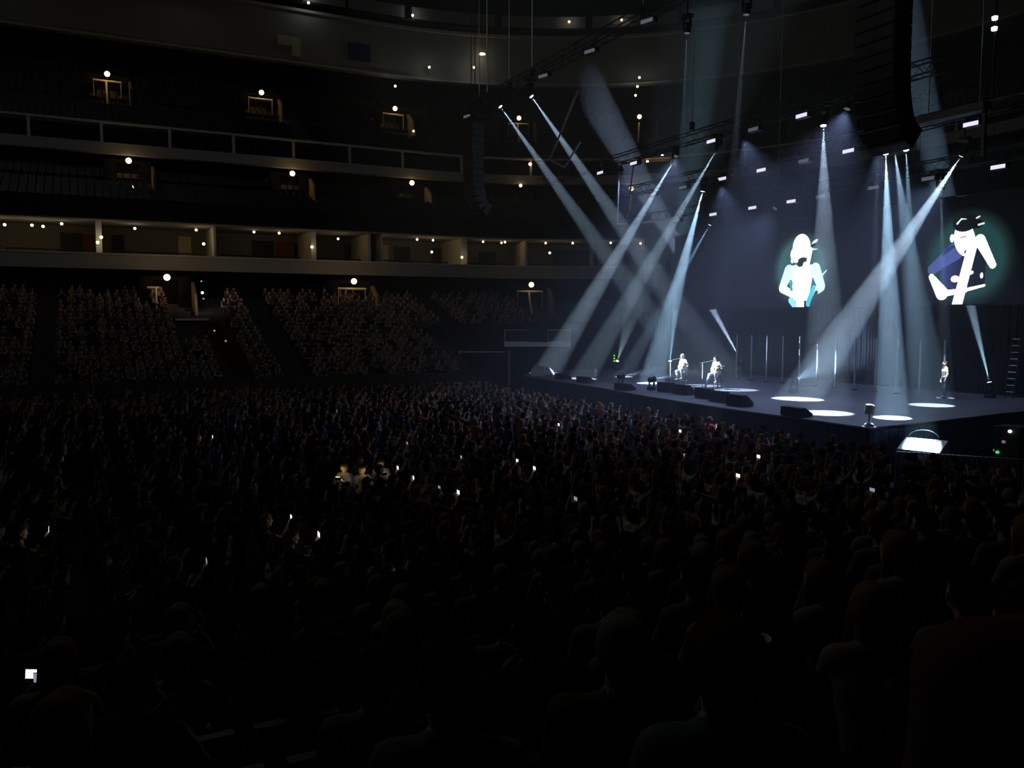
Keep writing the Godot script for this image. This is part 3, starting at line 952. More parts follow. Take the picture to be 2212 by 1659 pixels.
func build_near_stand() -> void:
	# the stand the picture was taken from
	var g := Geo.new()
	for i in 24:
		var z := 24.3 + i * 0.85
		g.box(Vector3(-20, near_y(z) * 0.5 - 0.1, z + 0.425), Vector3(70, near_y(z) + 0.2, 0.85))
	struct("floor_near_tier", g, M.concrete, "stepped seating tier on the near side of the floor")
	g = Geo.new()
	g.box(Vector3(-20, 1.05, 24.1), Vector3(70, 2.1, 0.2))
	struct("wall_near_barrier", g, M.wall_dark)
	var where := []
	for i in 18:
		var z := 24.3 + i * 0.85
		if absf(z - 34.6) < 0.9: continue
		var x := -48.0
		while x < 12.0:
			where.append(Transform3D(Basis(Vector3.UP, PI), Vector3(x, near_y(z), z + 0.5)))
			x += 0.56
	swarm("seating", seat_mesh(), where, "rows of dark folding seats in the near stand", "seats")
	# a pale handrail at the foot of the frame
	var r := thing("handrail", "pale metal handrail in the near stand at the bottom edge", "handrail", Vector3(-25.58, 4.76, 33.41))
	g = Geo.new()
	var d := Vector3(0.89, -0.02, 0.455)
	g.bar(d * -0.09, d * 0.55, 0.02, -1, 10)
	part("rail", g, M.steel, r)
	g = Geo.new()
	g.bar(d * 0.5, d * 0.5 + Vector3(0, -1.1, 0), 0.018)
	part("post", g, M.steel, r)


func build_fill_box() -> void:
	# unseen light box added above the view; its dim faces light the bowl fascias
	var t := thing("added_fill_box", "added unseen light box with four dim pale faces that lights the fascias", "added_fill_box", Vector3(-30, 28, 2))
	var g := Geo.new()
	g.soft_box(Vector3.ZERO, Vector3(8.6, 5.6, 8.6), 0.2)
	part("housing", g, M.black_metal, t)
	for i in 4:
		var bs := Basis(Vector3.UP, i * PI / 2)
		g = Geo.new()
		g.box(Vector3(0, 0, -4.34), Vector3(7.8, 4.8, 0.06), Basis.IDENTITY)
		part("screen", g, M.fill_face, t, Vector3.ZERO, bs)  # glowing face of the added light box, not a real display
		var l := AreaLight3D.new()
		l.name = "fill_face_light"
		l.area_size = Vector2(7.8, 4.8)
		l.light_energy = FILL_POWER
		l.light_color = Color(0.98, 1.0, 0.96)
		l.area_range = 120.0
		l.area_attenuation = 2.0
		l.shadow_enabled = true
		t.add_child(l)
		l.transform = Transform3D(bs, bs * Vector3(0, 0, -4.42))
	g = Geo.new()
	for x in [-3, 3]:
		for z in [-3, 3]: g.bar(Vector3(x, 2.7, z), Vector3(x, 18, z), 0.05)
	part("cable", g, M.steel, t)


# ---------------------------------------------------------------- the stage
const EDGE := [Vector2(-0.4, -13.9), Vector2(-1.1, -3.4), Vector2(-1.85, 1.6), Vector2(-2.2, 7.2), Vector2(-2.15, 14.8), Vector2(0.0, 14.75), Vector2(6.0, 14.2)]


func aim_basis(d: Vector3) -> Basis:   # y along d
	d = d.normalized()
	var x := d.cross(Vector3(0.31, 0.2, 0.93)).normalized()
	return Basis(x, d, x.cross(d))


func build_stage() -> void:
	var t := thing("stage", "long black stage deck with pleated skirt in front of the crowd", "stage")
	var flat := Transform3D(Basis(Vector3(1, 0, 0), Vector3(0, 0, 1), Vector3(0, -1, 0)), Vector3.ZERO)
	var out := PackedVector2Array(EDGE)
	out.append_array(PackedVector2Array([Vector2(14.5, 13.6), Vector2(14.5, -19.0), Vector2(2.0, -17.6)]))
	var g := Geo.new()
	g.prism(out, -DECK, -DECK + 0.12, flat)
	part("deck", g, M.deck, t)
	# aluminium edge of the deck
	for i in EDGE.size() - 1:
		var a: Vector2 = EDGE[i]
		var b: Vector2 = EDGE[i + 1]
		g = Geo.new()
		g.bar(Vector3(a.x, DECK - 0.06, a.y), Vector3(b.x, DECK - 0.06, b.y), 0.05, -1, 6)
		part("edge_trim", g, M.black_metal, t)
		# pleated skirt
		g = Geo.new()
		var l := a.distance_to(b)
		var k := int(l / 0.12)
		var nrm := Vector2(b.y - a.y, -(b.x - a.x)).normalized()
		for j in k:
			var p0 := a.lerp(b, float(j) / k) + nrm * (0.0 if j % 2 else 0.05) - nrm * 0.1
			var p1 := a.lerp(b, float(j + 1) / k) + nrm * (0.05 if j % 2 else 0.0) - nrm * 0.1
			g.quad(Vector3(p0.x, 0.02, p0.y), Vector3(p1.x, 0.02, p1.y), Vector3(p1.x, DECK - 0.1, p1.y), Vector3(p0.x, DECK - 0.1, p0.y))
			var q0 := p0 - nrm * 0.02
			var q1 := p1 - nrm * 0.02
			g.quad(Vector3(q1.x, 0.02, q1.y), Vector3(q0.x, 0.02, q0.y), Vector3(q0.x, DECK - 0.1, q0.y), Vector3(q1.x, DECK - 0.1, q1.y))
		part("skirt", g, M.skirt, t)
	# black backdrop of pleated drapes, one cloth each
	for i in 9:
		var z0 := -20.0 + i * 3.9
		g = Geo.new()
		for j in 30:
			var a := z0 + j * 0.13
			var x0 := 13.6 + 0.1 * sin(j * 2.1)
			var x1 := 13.6 + 0.1 * sin((j + 1) * 2.1)
			g.quad(Vector3(x0, DECK, a + 0.13), Vector3(x0, DECK, a), Vector3(x1, 14.0, a), Vector3(x1, 14.0, a + 0.13))
			g.quad(Vector3(x0 + 0.03, DECK, a), Vector3(x0 + 0.03, DECK, a + 0.13), Vector3(x1 + 0.03, 14.0, a + 0.13), Vector3(x1 + 0.03, 14.0, a))
		var d := thing("backdrop_drape", "tall black pleated drape behind the video wall", "drape", Vector3.ZERO, Basis.IDENTITY, "black stage drapes")
		part("cloth", g, M.drape, d)


# box truss along z, hung from chains
func truss(at: Vector3, len_: float, label: String, w := 0.5) -> Node3D:
	var t := thing("lighting_truss", label, "truss", at)
	for sx in [-1, 1]:
		for sy in [-1, 1]:
			var g := Geo.new()
			g.bar(Vector3(sx * w / 2, sy * w / 2, -len_ / 2), Vector3(sx * w / 2, sy * w / 2, len_ / 2), 0.03, -1, 6)
			part("chord", g, M.black_metal, t)
	var g := Geo.new()
	var k := int(len_ / w)
	for i in k:
		var z0 := -len_ / 2 + i * len_ / k
		var z1 := z0 + len_ / k
		var u := 1.0 if i % 2 else -1.0
		for s in [-1, 1]:
			g.bar(Vector3(s * w / 2, -u * w / 2, z0), Vector3(s * w / 2, u * w / 2, z1), 0.014, -1, 4, false)
			g.bar(Vector3(-u * w / 2, s * w / 2, z0), Vector3(u * w / 2, s * w / 2, z1), 0.014, -1, 4, false)
	var lat := part("lattice", g, M.black_metal, t)
	lat.set_meta("kind", "stuff")
	return t


func spot(at: Vector3, to: Vector3, half: float, energy: float, color: Color, parent: Node3D, soft := 0.25, size := 0.02) -> void:
	var l := SpotLight3D.new()
	l.name = "beam"
	l.light_color = color
	l.light_energy = energy
	l.spot_angle = half
	l.spot_angle_attenuation = soft
	l.spot_range = 80.0
	l.spot_attenuation = 2.0
	l.light_size = size
	l.shadow_enabled = true
	parent.add_child(l)
	l.global_transform = Transform3D(Basis.looking_at(to - at, Vector3.UP if absf((to - at).normalized().y) < 0.98 else Vector3.RIGHT), at)


# a moving head lamp: base, yoke, head, lens and its beam
func mover(at: Vector3, to: Vector3, half: float, energy: float, color: Color, label: String, group: String, hang := Vector2.ZERO, lens := "cool_lens", soft := 0.4) -> void:
	# hang: x and height of the truss that carries it; without one it stands on the deck
	var up := 1.0 if hang.y > 0.0 else -1.0
	var d := (to - at).normalized()
	var head := at - d * 0.22
	var t := thing("moving_head_lamp", label, "stage light", head, Basis.IDENTITY, group)
	var hb := aim_basis(d)
	var g := Geo.new()
	g.lathe([Vector2(0, -0.2), Vector2(0.1, -0.2), Vector2(0.14, -0.12), Vector2(0.14, 0.05), Vector2(0.16, 0.1), Vector2(0.16, 0.19), Vector2(0.15, 0.2), Vector2(0.0, 0.16)], Vector3.ZERO, 16, hb)
	part("head", g, M.black_metal, t)
	g = Geo.new()
	g.lathe([Vector2(0.14, 0.17), Vector2(0.11, 0.2), Vector2(0.06, 0.215), Vector2(0, 0.22)], Vector3.ZERO, 16, hb)
	part("lens", g, M[lens], t)
	g = Geo.new()
	for s in [-1, 1]:
		g.box(Vector3(0, up * 0.17, s * 0.2), Vector3(0.1, 0.4, 0.03))
	g.box(Vector3(0, up * 0.37, 0), Vector3(0.12, 0.04, 0.43))
	part("yoke", g, M.black_metal, t)
	g = Geo.new()
	g.soft_box(Vector3(0, up * 0.46, 0), Vector3(0.34, 0.15, 0.4), 0.02)
	part("base", g, M.black_metal, t)
	g = Geo.new()
	if up > 0:
		var top := hang.y - 0.25 - head.y
		g.bar(Vector3(0, 0.52, 0), Vector3(0, top, 0), 0.03)
		g.box(Vector3(hang.x - head.x, top + 0.02, 0), Vector3(0.62 + absf(hang.x - head.x) * 2.0, 0.07, 0.08))
		part("clamp", g, M.black_metal, t)
	else:
		g.box(Vector3(0, (DECK - head.y - 0.53) / 2.0, 0), Vector3(0.3, maxf(0.02, head.y - 0.53 - DECK), 0.3))
		part("stand", g, M.black_metal, t)
	if energy > 0:
		spot(head + d * 0.235, to, half, energy, color, t, soft)


func wash(at: Vector3, lens: String, label: String, group: String, turn := 0.0) -> void:
	var t := thing("wash_light", label, "stage light", at, Basis(Vector3.UP, turn), group)
	var g := Geo.new()
	g.soft_box(Vector3.ZERO, Vector3(0.3, 0.26, 0.74), 0.02)
	g.bar(Vector3(0, 0.13, 0), Vector3(0, 0.26, 0), 0.03)
	g.box(Vector3(0.2, 0.27, 0), Vector3(0.7, 0.05, 0.06))
	part("housing", g, M.black_metal, t)
	g = Geo.new()
	g.soft_box(Vector3(-0.155, -0.03, 0), Vector3(0.03, 0.16, 0.62), 0.01)
	part("lens", g, M[lens], t)


func build_rig() -> void:
	var cool := Color(0.82, 0.92, 1.0)
	var ice := Color(0.74, 0.9, 1.0)
	truss(Vector3(-4, 18.65, -0.5), 31.0, "long front lighting truss hung over the crowd edge")
	truss(Vector3(2, 14.75, -1.0), 30.0, "lighting truss over the front of the stage")
	truss(Vector3(5, 13.55, -0.5), 31.0, "lighting truss over the middle of the stage")
	truss(Vector3(8, 12.3, -0.5), 31.0, "lighting truss over the back of the stage above the video wall")
	var B := 10500.0
	var front := Vector2(-4, 18.65)
	var second := Vector2(2, 14.75)
	var middle := Vector2(5, 13.55)
	var back := Vector2(8, 12.3)
	mover(Vector3(-4, 17.8, -9.9), Vector3(4.6, 1.8, -2.2), 3.0, B * 0.42, cool, "moving head at the front truss end aimed at the guitarist with the white cap", "", front)
	mover(Vector3(-4, 17.5, -6.1), Vector3(4.4, 1.8, 0.9), 3.1, B * 0.48, cool, "moving head beside a lit chain aimed at the guitarist with the black cap", "", front)
	mover(Vector3(2, 13.8, -1.5), Vector3(2.19, 1.8, -15.4), 3.2, B * 0.75, cool, "moving head on the second truss aimed at the far end of the stage", "", second)
	mover(Vector3(2, 13.8, 1.9), Vector3(1.68, 1.8, -9.9), 3.0, B * 0.5, cool, "moving head on the second truss aimed past the wedge row", "", second)
	mover(Vector3(5, 12.6, -2.7), Vector3(3.3, 1.8, -4.9), 4.4, B * 1.0, ice, "moving head on the middle truss lighting the deck beside the white cap guitarist", "", middle)
	mover(Vector3(8, 11.2, -5.6), Vector3(5.0, 1.8, -10.2), 3.0, B * 0.3, ice, "moving head on the back truss shining behind the guitarists", "", back)
	mover(Vector3(2, 13.6, 8.6), Vector3(0.1, 1.8, 10.9), 5.2, B * 0.26, cool, "moving head shining straight down on the front deck edge", "", second)
	mover(Vector3(5, 12.6, 9.3), Vector3(1.05, 1.8, 13.2), 3.3, B * 1.3, ice, "bright moving head under the near speaker array shining on the deck corner", "", middle)
	mover(Vector3(5, 12.6, 9.75), Vector3(6.54, 1.8, 10.8), 5.0, B * 0.22, ice, "moving head shining down beside the standing musician", "", middle)
	mover(Vector3(5, 12.6, 10.3), Vector3(-1.0, 1.4, 16.0), 2.6, B * 0.35, ice, "moving head shining on the side desk below the deck corner", "", middle, "cool_lens", 0.9)
	mover(Vector3(5, 11.9, 12.8), Vector3(3.54, 1.8, 6.15), 5.0, B * 0.7, cool, "moving head at the near truss end shining across the deck", "", middle)
	mover(Vector3(8, 11.2, 9.8), Vector3(9.9, 2.9, 9.0), 2.6, B * 0.07, cool, "added moving head on the back truss that brightens the standing musician", "", back, "wash_lens")  # extra lamp added to brighten the musician
	mover(Vector3(2, 13.8, 11.4), Vector3(-1.75, 2.2, 14.5), 1.1, B * 0.2, cool, "added moving head on the second truss that brightens the small white monitor", "", second, "wash_lens")  # extra lamp added to whiten the corner monitor
	# low front lights added on the deck to brighten the two players
	mover(Vector3(0.5, 2.4, -3.6), Vector3(4.0, 2.95, -2.75), 10.0, 210.0, cool, "added small floor lamp that brightens the guitarist with the white cap", "", Vector2.ZERO, "wash_lens", 0.8)
	mover(Vector3(0.6, 2.4, -0.9), Vector3(3.95, 2.95, 0.05), 10.0, 260.0, cool, "added small floor lamp that brightens the guitarist with the black cap", "", Vector2.ZERO, "wash_lens", 0.8)
	# up lights on the floor behind the video wall
	mover(Vector3(12, 3.0, -7.13), Vector3(9, 24.9, -22.5), 3.4, B * 0.9, Color(0.8, 0.88, 1.0), "floor moving head behind the video wall shining up over the crowd", "")
	mover(Vector3(12, 2.56, 9.8), Vector3(11, 15.2, 6.65), 3.4, B * 0.42, ice, "floor moving head near the ladder shining up behind the video wall", "")
	mover(Vector3(12, 2.5, -14.4), Vector3(11.2, 9.0, -12.4), 4.2, B * 0.3, Color(0.7, 0.92, 1.0), "floor moving head behind the guitarists shining a wide bluish cone up", "", Vector2.ZERO, "cool_lens", 0.8)
	mover(Vector3(8.6, 2.5, -16.2), Vector3(8.5, 7.6, -13.4), 10.0, B * 0.035, Color(0.85, 0.97, 1.0), "floor moving head at the far wing shining up beside the dark tower", "")
	mover(Vector3(6.2, 2.4, 3.35), Vector3(13.6, 4.0, 0.6), 12.0, B * 0.04, ice, "floor moving head lighting the row of posts and the drapes", "", Vector2.ZERO, "wash_lens", 0.7)
	# faint down lights of the front truss
	mover(Vector3(-4, 16.95, 7.0), Vector3(-4.4, 0, 6.8), 1.8, B * 0.055, cool, "faint moving head on the front truss shining straight down", "faint front truss moving heads", front, "dim_lens")
	mover(Vector3(-4, 16.6, 10.4), Vector3(-4.9, 0, 9.8), 2.0, B * 0.05, cool, "faint moving head on the front truss shining straight down", "faint front truss moving heads", front, "dim_lens")
	# wash lights: glowing lens only; the round lamps added below give the haze glow
	var rows := [[2.0, 14.23, [7.7, 1.9, -4.6, -8.0, 4.8], "second"], [5.0, 13.03, [7.6, 13.4, 2.2, -0.7, -4.0, 5.0, -7.0], "middle"], [8.0, 11.78, [1.3, -1.6, -4.9, 12.6, 3.3, 6.5, 9.4, -8.4], "back"]]
	for r in rows:
		for i in r[2].size():
			var lit: bool = i < 4
			wash(Vector3(r[0] - 0.2, r[1], r[2][i]), "wash_lens" if lit else "dim_lens", ("lit" if lit else "dark") + " rectangular wash light hung from the %s stage truss" % r[3], ("lit" if lit else "dark") + " wash lights of the %s truss" % r[3])
	for z in [-14.0, -4.3, 0.2, 4.7]:
		wash(Vector3(-4.2, 18.13, z), "dim_lens", "pale wash panel hung from the front truss", "front truss wash panels", 0.3)
	var strong := 0
	for w in [[Vector3(1.8, 14.0, -6), Vector3(7, 2, -6)], [Vector3(1.8, 14.0, 4), Vector3(7, 2, 4)], [Vector3(4.8, 12.8, -1), Vector3(9, 2, -2)], [Vector3(4.8, 12.8, 9), Vector3(9, 2, 9)], [Vector3(7.8, 11.55, 0), Vector3(-1, 1.8, 0)], [Vector3(7.8, 11.55, 10), Vector3(-1, 1.8, 9)], [Vector3(1.8, 14.0, -1), Vector3(-4, 0, 1)], [Vector3(1.8, 14.0, 10), Vector3(-4, 0, 9)]]:
		var t := thing("haze_fill_lamp", "added round lamp under a stage truss that makes the haze glow", "stage light", w[0], Basis.IDENTITY, "added haze fill lamps")  # added in place of scattered light, fills haze and deck with glow
		var hb := aim_basis(w[1] - w[0])
		var g := Geo.new()
		g.lathe([Vector2(0, -0.25), Vector2(0.12, -0.25), Vector2(0.15, 0.0), Vector2(0.15, 0.02), Vector2(0.13, 0.02), Vector2(0, 0.0)], Vector3.ZERO, 14, hb)
		g.bar(Vector3(0, 0, 0), Vector3(0, 0.5, 0), 0.03)
		g.box(Vector3(0.2, 0.5, 0), Vector3(0.7, 0.05, 0.06))
		part("can", g, M.black_metal, t)
		g = Geo.new()
		g.lathe([Vector2(0.12, 0.021), Vector2(0, 0.03)], Vector3.ZERO, 14, hb)
		part("lens", g, M.dim_lens, t)
		spot(w[0] + (w[1] - w[0]).normalized() * 0.06, w[1], 42.0, HAZE_FILL * (1.5 if strong >= 6 else 1.0), Color(0.7, 0.78, 1.0), t, 0.9, 0.12)
		strong += 1
	# chains up to the roof
	for c in [[-4.0, -11.7, 18.5, 30.0, 0.05], [-4.0, -6.05, 18.4, 30.0, 0.05], [-4.0, -8.8, 18.4, 30.0, 0.03], [-4.0, -12.85, 18.4, 30.0, 0.03], [-4.0, 4.0, 18.4, 30.0, 0.02], [-4.0, 10.0, 18.4, 30.0, 0.02], [2.0, 0.0, 15.0, 30.0, 0.02], [5.0, 0.0, 13.8, 30.0, 0.02], [8.0, 0.0, 12.6, 30.0, 0.02]]:
		var t := thing("hoist_chain", "steel hoist chain hanging from the roof to a truss", "chain", Vector3(c[0], c[2], c[1]), Basis.IDENTITY, "truss hoist chains")
		var g := Geo.new()
		g.bar(Vector3(0, 0.5, 0), Vector3(0, c[3] - c[2] + 16.0, 0), c[4])
		part("links", g, M.steel, t)
		g = Geo.new()
		g.soft_box(Vector3(0, 0.35, 0), Vector3(0.22, 0.4, 0.22), 0.03)
		part("motor", g, M.black_metal, t)
	# looped cables
	for c in [[Vector3(-3.6, 16.9, -2.0), Vector3(-3, 14.2, -5.9), Vector3(-3, 13.55, -4.3), Vector3(-3, 14.6, -2.7), 0.05, "thick cable loop sagging below the front truss"], [Vector3(2.0, 14.4, -6.5), Vector3(1.7, 11.0, -6.2), Vector3(1.6, 10.9, -5.2), Vector3(1.9, 14.4, -4.9), 0.05, "cable loop sagging below the second truss"]]:
		var t := thing("cable_loop", c[5], "cable", Vector3.ZERO)
		var cv := Curve3D.new()
		cv.add_point(c[0], Vector3.ZERO, (c[1] - c[0]) * 0.5)
		cv.add_point(c[1], (c[0] - c[1]) * 0.25, (c[2] - c[1]) * 0.5)
		cv.add_point(c[2], (c[1] - c[2]) * 0.4, (c[3] - c[2]) * 0.4)
		cv.add_point(c[3], (c[2] - c[3]) * 0.3, Vector3.ZERO)
		var pts := []
		for q in cv.tessellate(4, 6): pts.append(q)
		var g := Geo.new()
		g.tube(pts, c[4], 7)
		part("cable", g, M.steel, t)
	# side posts that hang by the near rig: pole with two bright lamps, pale rigging platform
	var t := thing("lamp_pole", "vertical rigging pole with two bright lamps high above the stage side", "rigging", Vector3(2, 12.5, 16.0))
	var g := Geo.new()
	g.bar(Vector3(0, 0.5, 0), Vector3(0, 12, 0), 0.05)
	part("pole", g, M.black_metal, t)
	for y in [2.85, 3.2]:
		g = Geo.new()
		g.lathe([Vector2(0, -0.09), Vector2(0.09, -0.06), Vector2(0.1, 0.05), Vector2(0, 0.09)], Vector3(-0.1, y, 0.02), 12)
		part("lamp_head", g, M.led_white, t)
	t = thing("rigging_platform", "pale hanging rigging platform beside the near speaker array", "rigging", Vector3(2.2, 12.9, 14.4))
	g = Geo.new()
	g.soft_box(Vector3.ZERO, Vector3(0.5, 0.3, 2.6), 0.02)
	part("beam", g, M.wall_grey, t)
	g = Geo.new()
	g.box(Vector3(0, -0.9, 1.2), Vector3(0.12, 1.6, 0.12))
	part("leg", g, M.wall_grey, t)
	for z in [-1.0, 1.0]:
		g = Geo.new()
		g.bar(Vector3(0, 0.1, z), Vector3(0, 8, z), 0.02)
		part("sling", g, M.steel, t)


func line_array(at: Vector3, bottom: float, count: int, wide: float, label: String) -> void:
	# at: x, z of the hang; boxes face the floor crowd (-x) and curl under at the bottom
	var t := thing("speaker_array", label, "loudspeaker", Vector3(at.x, bottom, at.z))
	var tilt := 0.95
	var p := Vector3(0.35, 0.2, 0)
	var bh := 0.4
	for i in count:
		var b := Basis(Vector3.FORWARD, -tilt)
		var up := b * Vector3(0, 1, 0)
		var g := Geo.new()
		g.soft_box(Vector3.ZERO, Vector3(0.75, bh - 0.02, wide), 0.02)
		var bx := part("speaker_box", g, M.cabinet_side, t, p, b)
		g = Geo.new()
		g.soft_box(Vector3(-0.38, 0, 0), Vector3(0.03, bh - 0.06, wide - 0.06), 0.01)
		g.box(Vector3(-0.398, 0, 0), Vector3(0.01, bh - 0.08, 0.05))
		part("grille", g, M.grille, bx)
		p += up * bh * 0.5
		tilt = maxf(0.0, tilt * 0.62 - 0.02)
		p += Basis(Vector3.FORWARD, -tilt) * Vector3(0, 1, 0) * bh * 0.5
	var g := Geo.new()
	g.soft_box(p + Vector3(0, 0.1, 0), Vector3(1.1, 0.12, wide * 0.8), 0.02)
	for z in [-0.3, 0.3]: g.bar(p + Vector3(0, 0.1, z), p + Vector3(0, 20, z), 0.025)
	part("fly_frame", g, M.black_metal, t)


# ---------------------------------------------------------------- video wall
var pic: Image
const PPM := 60.0
const WALL_Z0 := -12.0
const WALL_Y1 := 11.2


func ink_ellipse(z: float, y: float, rz: float, ry: float, c: Color, turn := 0.0) -> void:
	var cx := (z - WALL_Z0) * PPM
	var cy := (WALL_Y1 - y) * PPM
	var r := maxf(rz, ry) * PPM
	var ct := cos(turn)
	var sn := sin(turn)
	for j in range(maxi(0, int(cy - r)), mini(pic.get_height(), int(cy + r) + 2)):
		for i in range(maxi(0, int(cx - r)), mini(pic.get_width(), int(cx + r) + 2)):
			var dx := (i - cx) / PPM
			var dy := (cy - j) / PPM
			var u := (dx * ct + dy * sn) / rz
			var w := (-dx * sn + dy * ct) / ry
			if u * u + w * w < 1.0: pic.set_pixel(i, j, c)


func ink_limb(z0: float, y0: float, z1: float, y1: float, r0: float, r1: float, c: Color) -> void:
	var a := Vector2((z0 - WALL_Z0) * PPM, (WALL_Y1 - y0) * PPM)
	var b := Vector2((z1 - WALL_Z0) * PPM, (WALL_Y1 - y1) * PPM)
	var m := maxf(r0, r1) * PPM
	for j in range(maxi(0, int(minf(a.y, b.y) - m)), mini(pic.get_height(), int(maxf(a.y, b.y) + m) + 2)):
		for i in range(maxi(0, int(minf(a.x, b.x) - m)), mini(pic.get_width(), int(maxf(a.x, b.x) + m) + 2)):
			var p := Vector2(i, j)
			var t := clampf((p - a).dot(b - a) / maxf((b - a).length_squared(), 1e-6), 0, 1)
			if p.distance_to(a.lerp(b, t)) < lerpf(r0, r1, t) * PPM: pic.set_pixel(i, j, c)


func ink_disc(z: float, y: float, r: float, c: Color) -> void:
	# the picture on the screen is masked to a soft-edged disc of teal
	var cx := (z - WALL_Z0) * PPM
	var cy := (WALL_Y1 - y) * PPM
	for j in range(maxi(0, int(cy - r * PPM)), mini(pic.get_height(), int(cy + r * PPM) + 1)):
		for i in range(maxi(0, int(cx - r * PPM)), mini(pic.get_width(), int(cx + r * PPM) + 1)):
			var d := Vector2(i - cx, j - cy).length() / (r * PPM)
			if d < 1.0: pic.set_pixel(i, j, Color(0, 0, 0).lerp(c, clampf((1.0 - d) * 3.5, 0, 1)))


func build_screen() -> void:
	pic = Image.create(1584, 300, false, Image.FORMAT_RGB8)
	pic.fill(Color(0.0, 0.0, 0.0))
	var white := Color(1, 1, 0.98)
	var ice := Color(0.75, 0.95, 1.0)
	# singer with pale hair
	ink_disc(-0.55, 8.35, 2.3, Color(0.17, 0.31, 0.31))
	for k in 10: ink_limb(-1.35 + k * 0.17, 8.45 - 0.02 * absf(k - 4.5), -1.0 + k * 0.1, 6.75, 0.22, 0.2, Color(0.86, 0.99, 1.0))
	ink_limb(-1.45, 8.3, -1.95, 7.35, 0.36, 0.26, ice)
	ink_limb(-1.95, 7.3, -0.9, 6.85, 0.25, 0.2, white)
	ink_limb(0.5, 8.3, 0.95, 7.35, 0.36, 0.27, ice)
	ink_limb(0.95, 7.3, 0.35, 6.95, 0.26, 0.2, ice)
	ink_limb(-1.3, 7.7, -1.2, 7.3, 0.1, 0.16, Color(0.2, 0.55, 0.62))
	ink_limb(0.42, 7.3, 0.05, 6.4, 0.13, 0.18, Color(0.25, 0.66, 0.75))
	ink_limb(0.62, 7.0, 0.3, 6.35, 0.12, 0.12, Color(0.06, 0.16, 0.18))
	ink_limb(-1.25, 6.6, -0.9, 6.2, 0.2, 0.16, Color(0.5, 0.8, 0.85))
	ink_limb(-0.75, 7.4, -0.5, 6.15, 0.42, 0.26, white)
	ink_limb(-0.3, 8.3, -0.45, 6.9, 0.5, 0.4, white)
	ink_ellipse(-0.55, 9.6, 0.66, 0.74, white, 0.12)
	ink_ellipse(-0.85, 9.22, 0.52, 0.5, Color(1.0, 0.99, 0.94))
	ink_limb(-1.05, 9.1, -1.22, 8.85, 0.2, 0.12, Color(0.95, 1.0, 0.98))
	ink_ellipse(-0.35, 9.0, 0.3, 0.16, Color(1.0, 0.99, 0.96))
	ink_ellipse(-0.42, 8.84, 0.36, 0.17, Color(0.1, 0.14, 0.15))
	ink_ellipse(-0.62, 8.66, 0.24, 0.17, Color(0.08, 0.11, 0.12))
	ink_limb(-0.25, 8.6, -0.2, 8.4, 0.16, 0.12, white)
	ink_limb(-0.3, 9.85, -0.22, 9.85, 0.03, 0.03, Color(0.75, 0.75, 0.7))
	ink_limb(0.12, 9.4, -0.12, 8.3, 0.15, 0.13, white)
	ink_ellipse(0.42, 9.82, 0.24, 0.09, Color(0.85, 0.92, 0.92), 0.5)
	ink_ellipse(0.36, 9.66, 0.2, 0.08, Color(0.06, 0.1, 0.11), 0.3)
	ink_limb(0.3, 9.42, 0.6, 9.4, 0.06, 0.03, Color(0.7, 0.78, 0.78))
	ink_limb(0.45, 9.3, 0.62, 9.2, 0.04, 0.03, Color(0.15, 0.2, 0.2))
	ink_limb(1.0, 7.95, 1.3, 8.2, 0.05, 0.03, ice)
	# singer in a dark shirt and dark cap
	ink_disc(9.5, 8.3, 2.4, Color(0.09, 0.2, 0.2))
	var navy := Color(0.24, 0.29, 0.5)
	ink_limb(9.0, 8.75, 7.75, 7.9, 0.42, 0.25, navy)
	for k in 9: ink_limb(8.55 + k * 0.2, 8.75 - absf(k - 3) * 0.04, 8.5 + k * 0.2, 7.2, 0.3, 0.3, Color(0.16, 0.2, 0.38).lerp(Color(0.05, 0.06, 0.12), k / 8.0))
	ink_limb(9.0, 8.6, 8.3, 8.2, 0.3, 0.26, navy)
	ink_limb(7.72, 7.55, 8.3, 6.75, 0.15, 0.33, Color(1.0, 0.98, 0.9))
	ink_limb(8.25, 6.72, 9.5, 6.85, 0.17, 0.1, white)
	ink_limb(10.1, 9.1, 10.75, 7.95, 0.27, 0.17, Color(1.0, 0.98, 0.93))
	ink_ellipse(9.35, 9.2, 0.52, 0.8, Color(1.0, 0.97, 0.93), 0.25)
	ink_ellipse(8.72, 9.3, 0.11, 0.2, Color(1.0, 0.95, 0.9))
	ink_ellipse(9.35, 9.98, 0.62, 0.42, Color(0.04, 0.05, 0.06), 0.1)
	ink_ellipse(9.9, 9.85, 0.35, 0.2, Color(0.03, 0.03, 0.04))
	ink_limb(8.95, 9.95, 9.15, 10.15, 0.05, 0.04, Color(0.75, 0.82, 0.82))
	ink_limb(9.15, 10.15, 9.4, 10.12, 0.04, 0.02, Color(0.75, 0.82, 0.82))
	ink_limb(9.9, 10.12, 10.05, 10.18, 0.04, 0.03, Color(0.8, 0.85, 0.85))
	ink_limb(10.0, 9.8, 10.25, 9.85, 0.05, 0.05, Color(0.7, 0.75, 0.8))
	ink_limb(9.15, 9.3, 9.4, 9.33, 0.03, 0.03, Color(0.6, 0.5, 0.45))
	ink_limb(9.45, 8.62, 9.62, 8.62, 0.09, 0.07, Color(0.2, 0.15, 0.14))
	ink_limb(9.78, 9.0, 9.1, 6.2, 0.24, 0.26, white)
	ink_ellipse(8.95, 7.4, 0.22, 0.16, white)
	ink_limb(9.4, 6.85, 10.4, 7.05, 0.09, 0.06, white)
	ink_ellipse(9.75, 7.65, 0.12, 0.08, white, 0.4)
	ink_ellipse(10.25, 7.5, 0.08, 0.14, Color(0.9, 0.95, 1.0))
	var m := StandardMaterial3D.new()
	m.resource_name = "video_wall"
	m.albedo_color = Color(0.02, 0.02, 0.025)
	m.roughness = 0.7
	m.emission_enabled = true
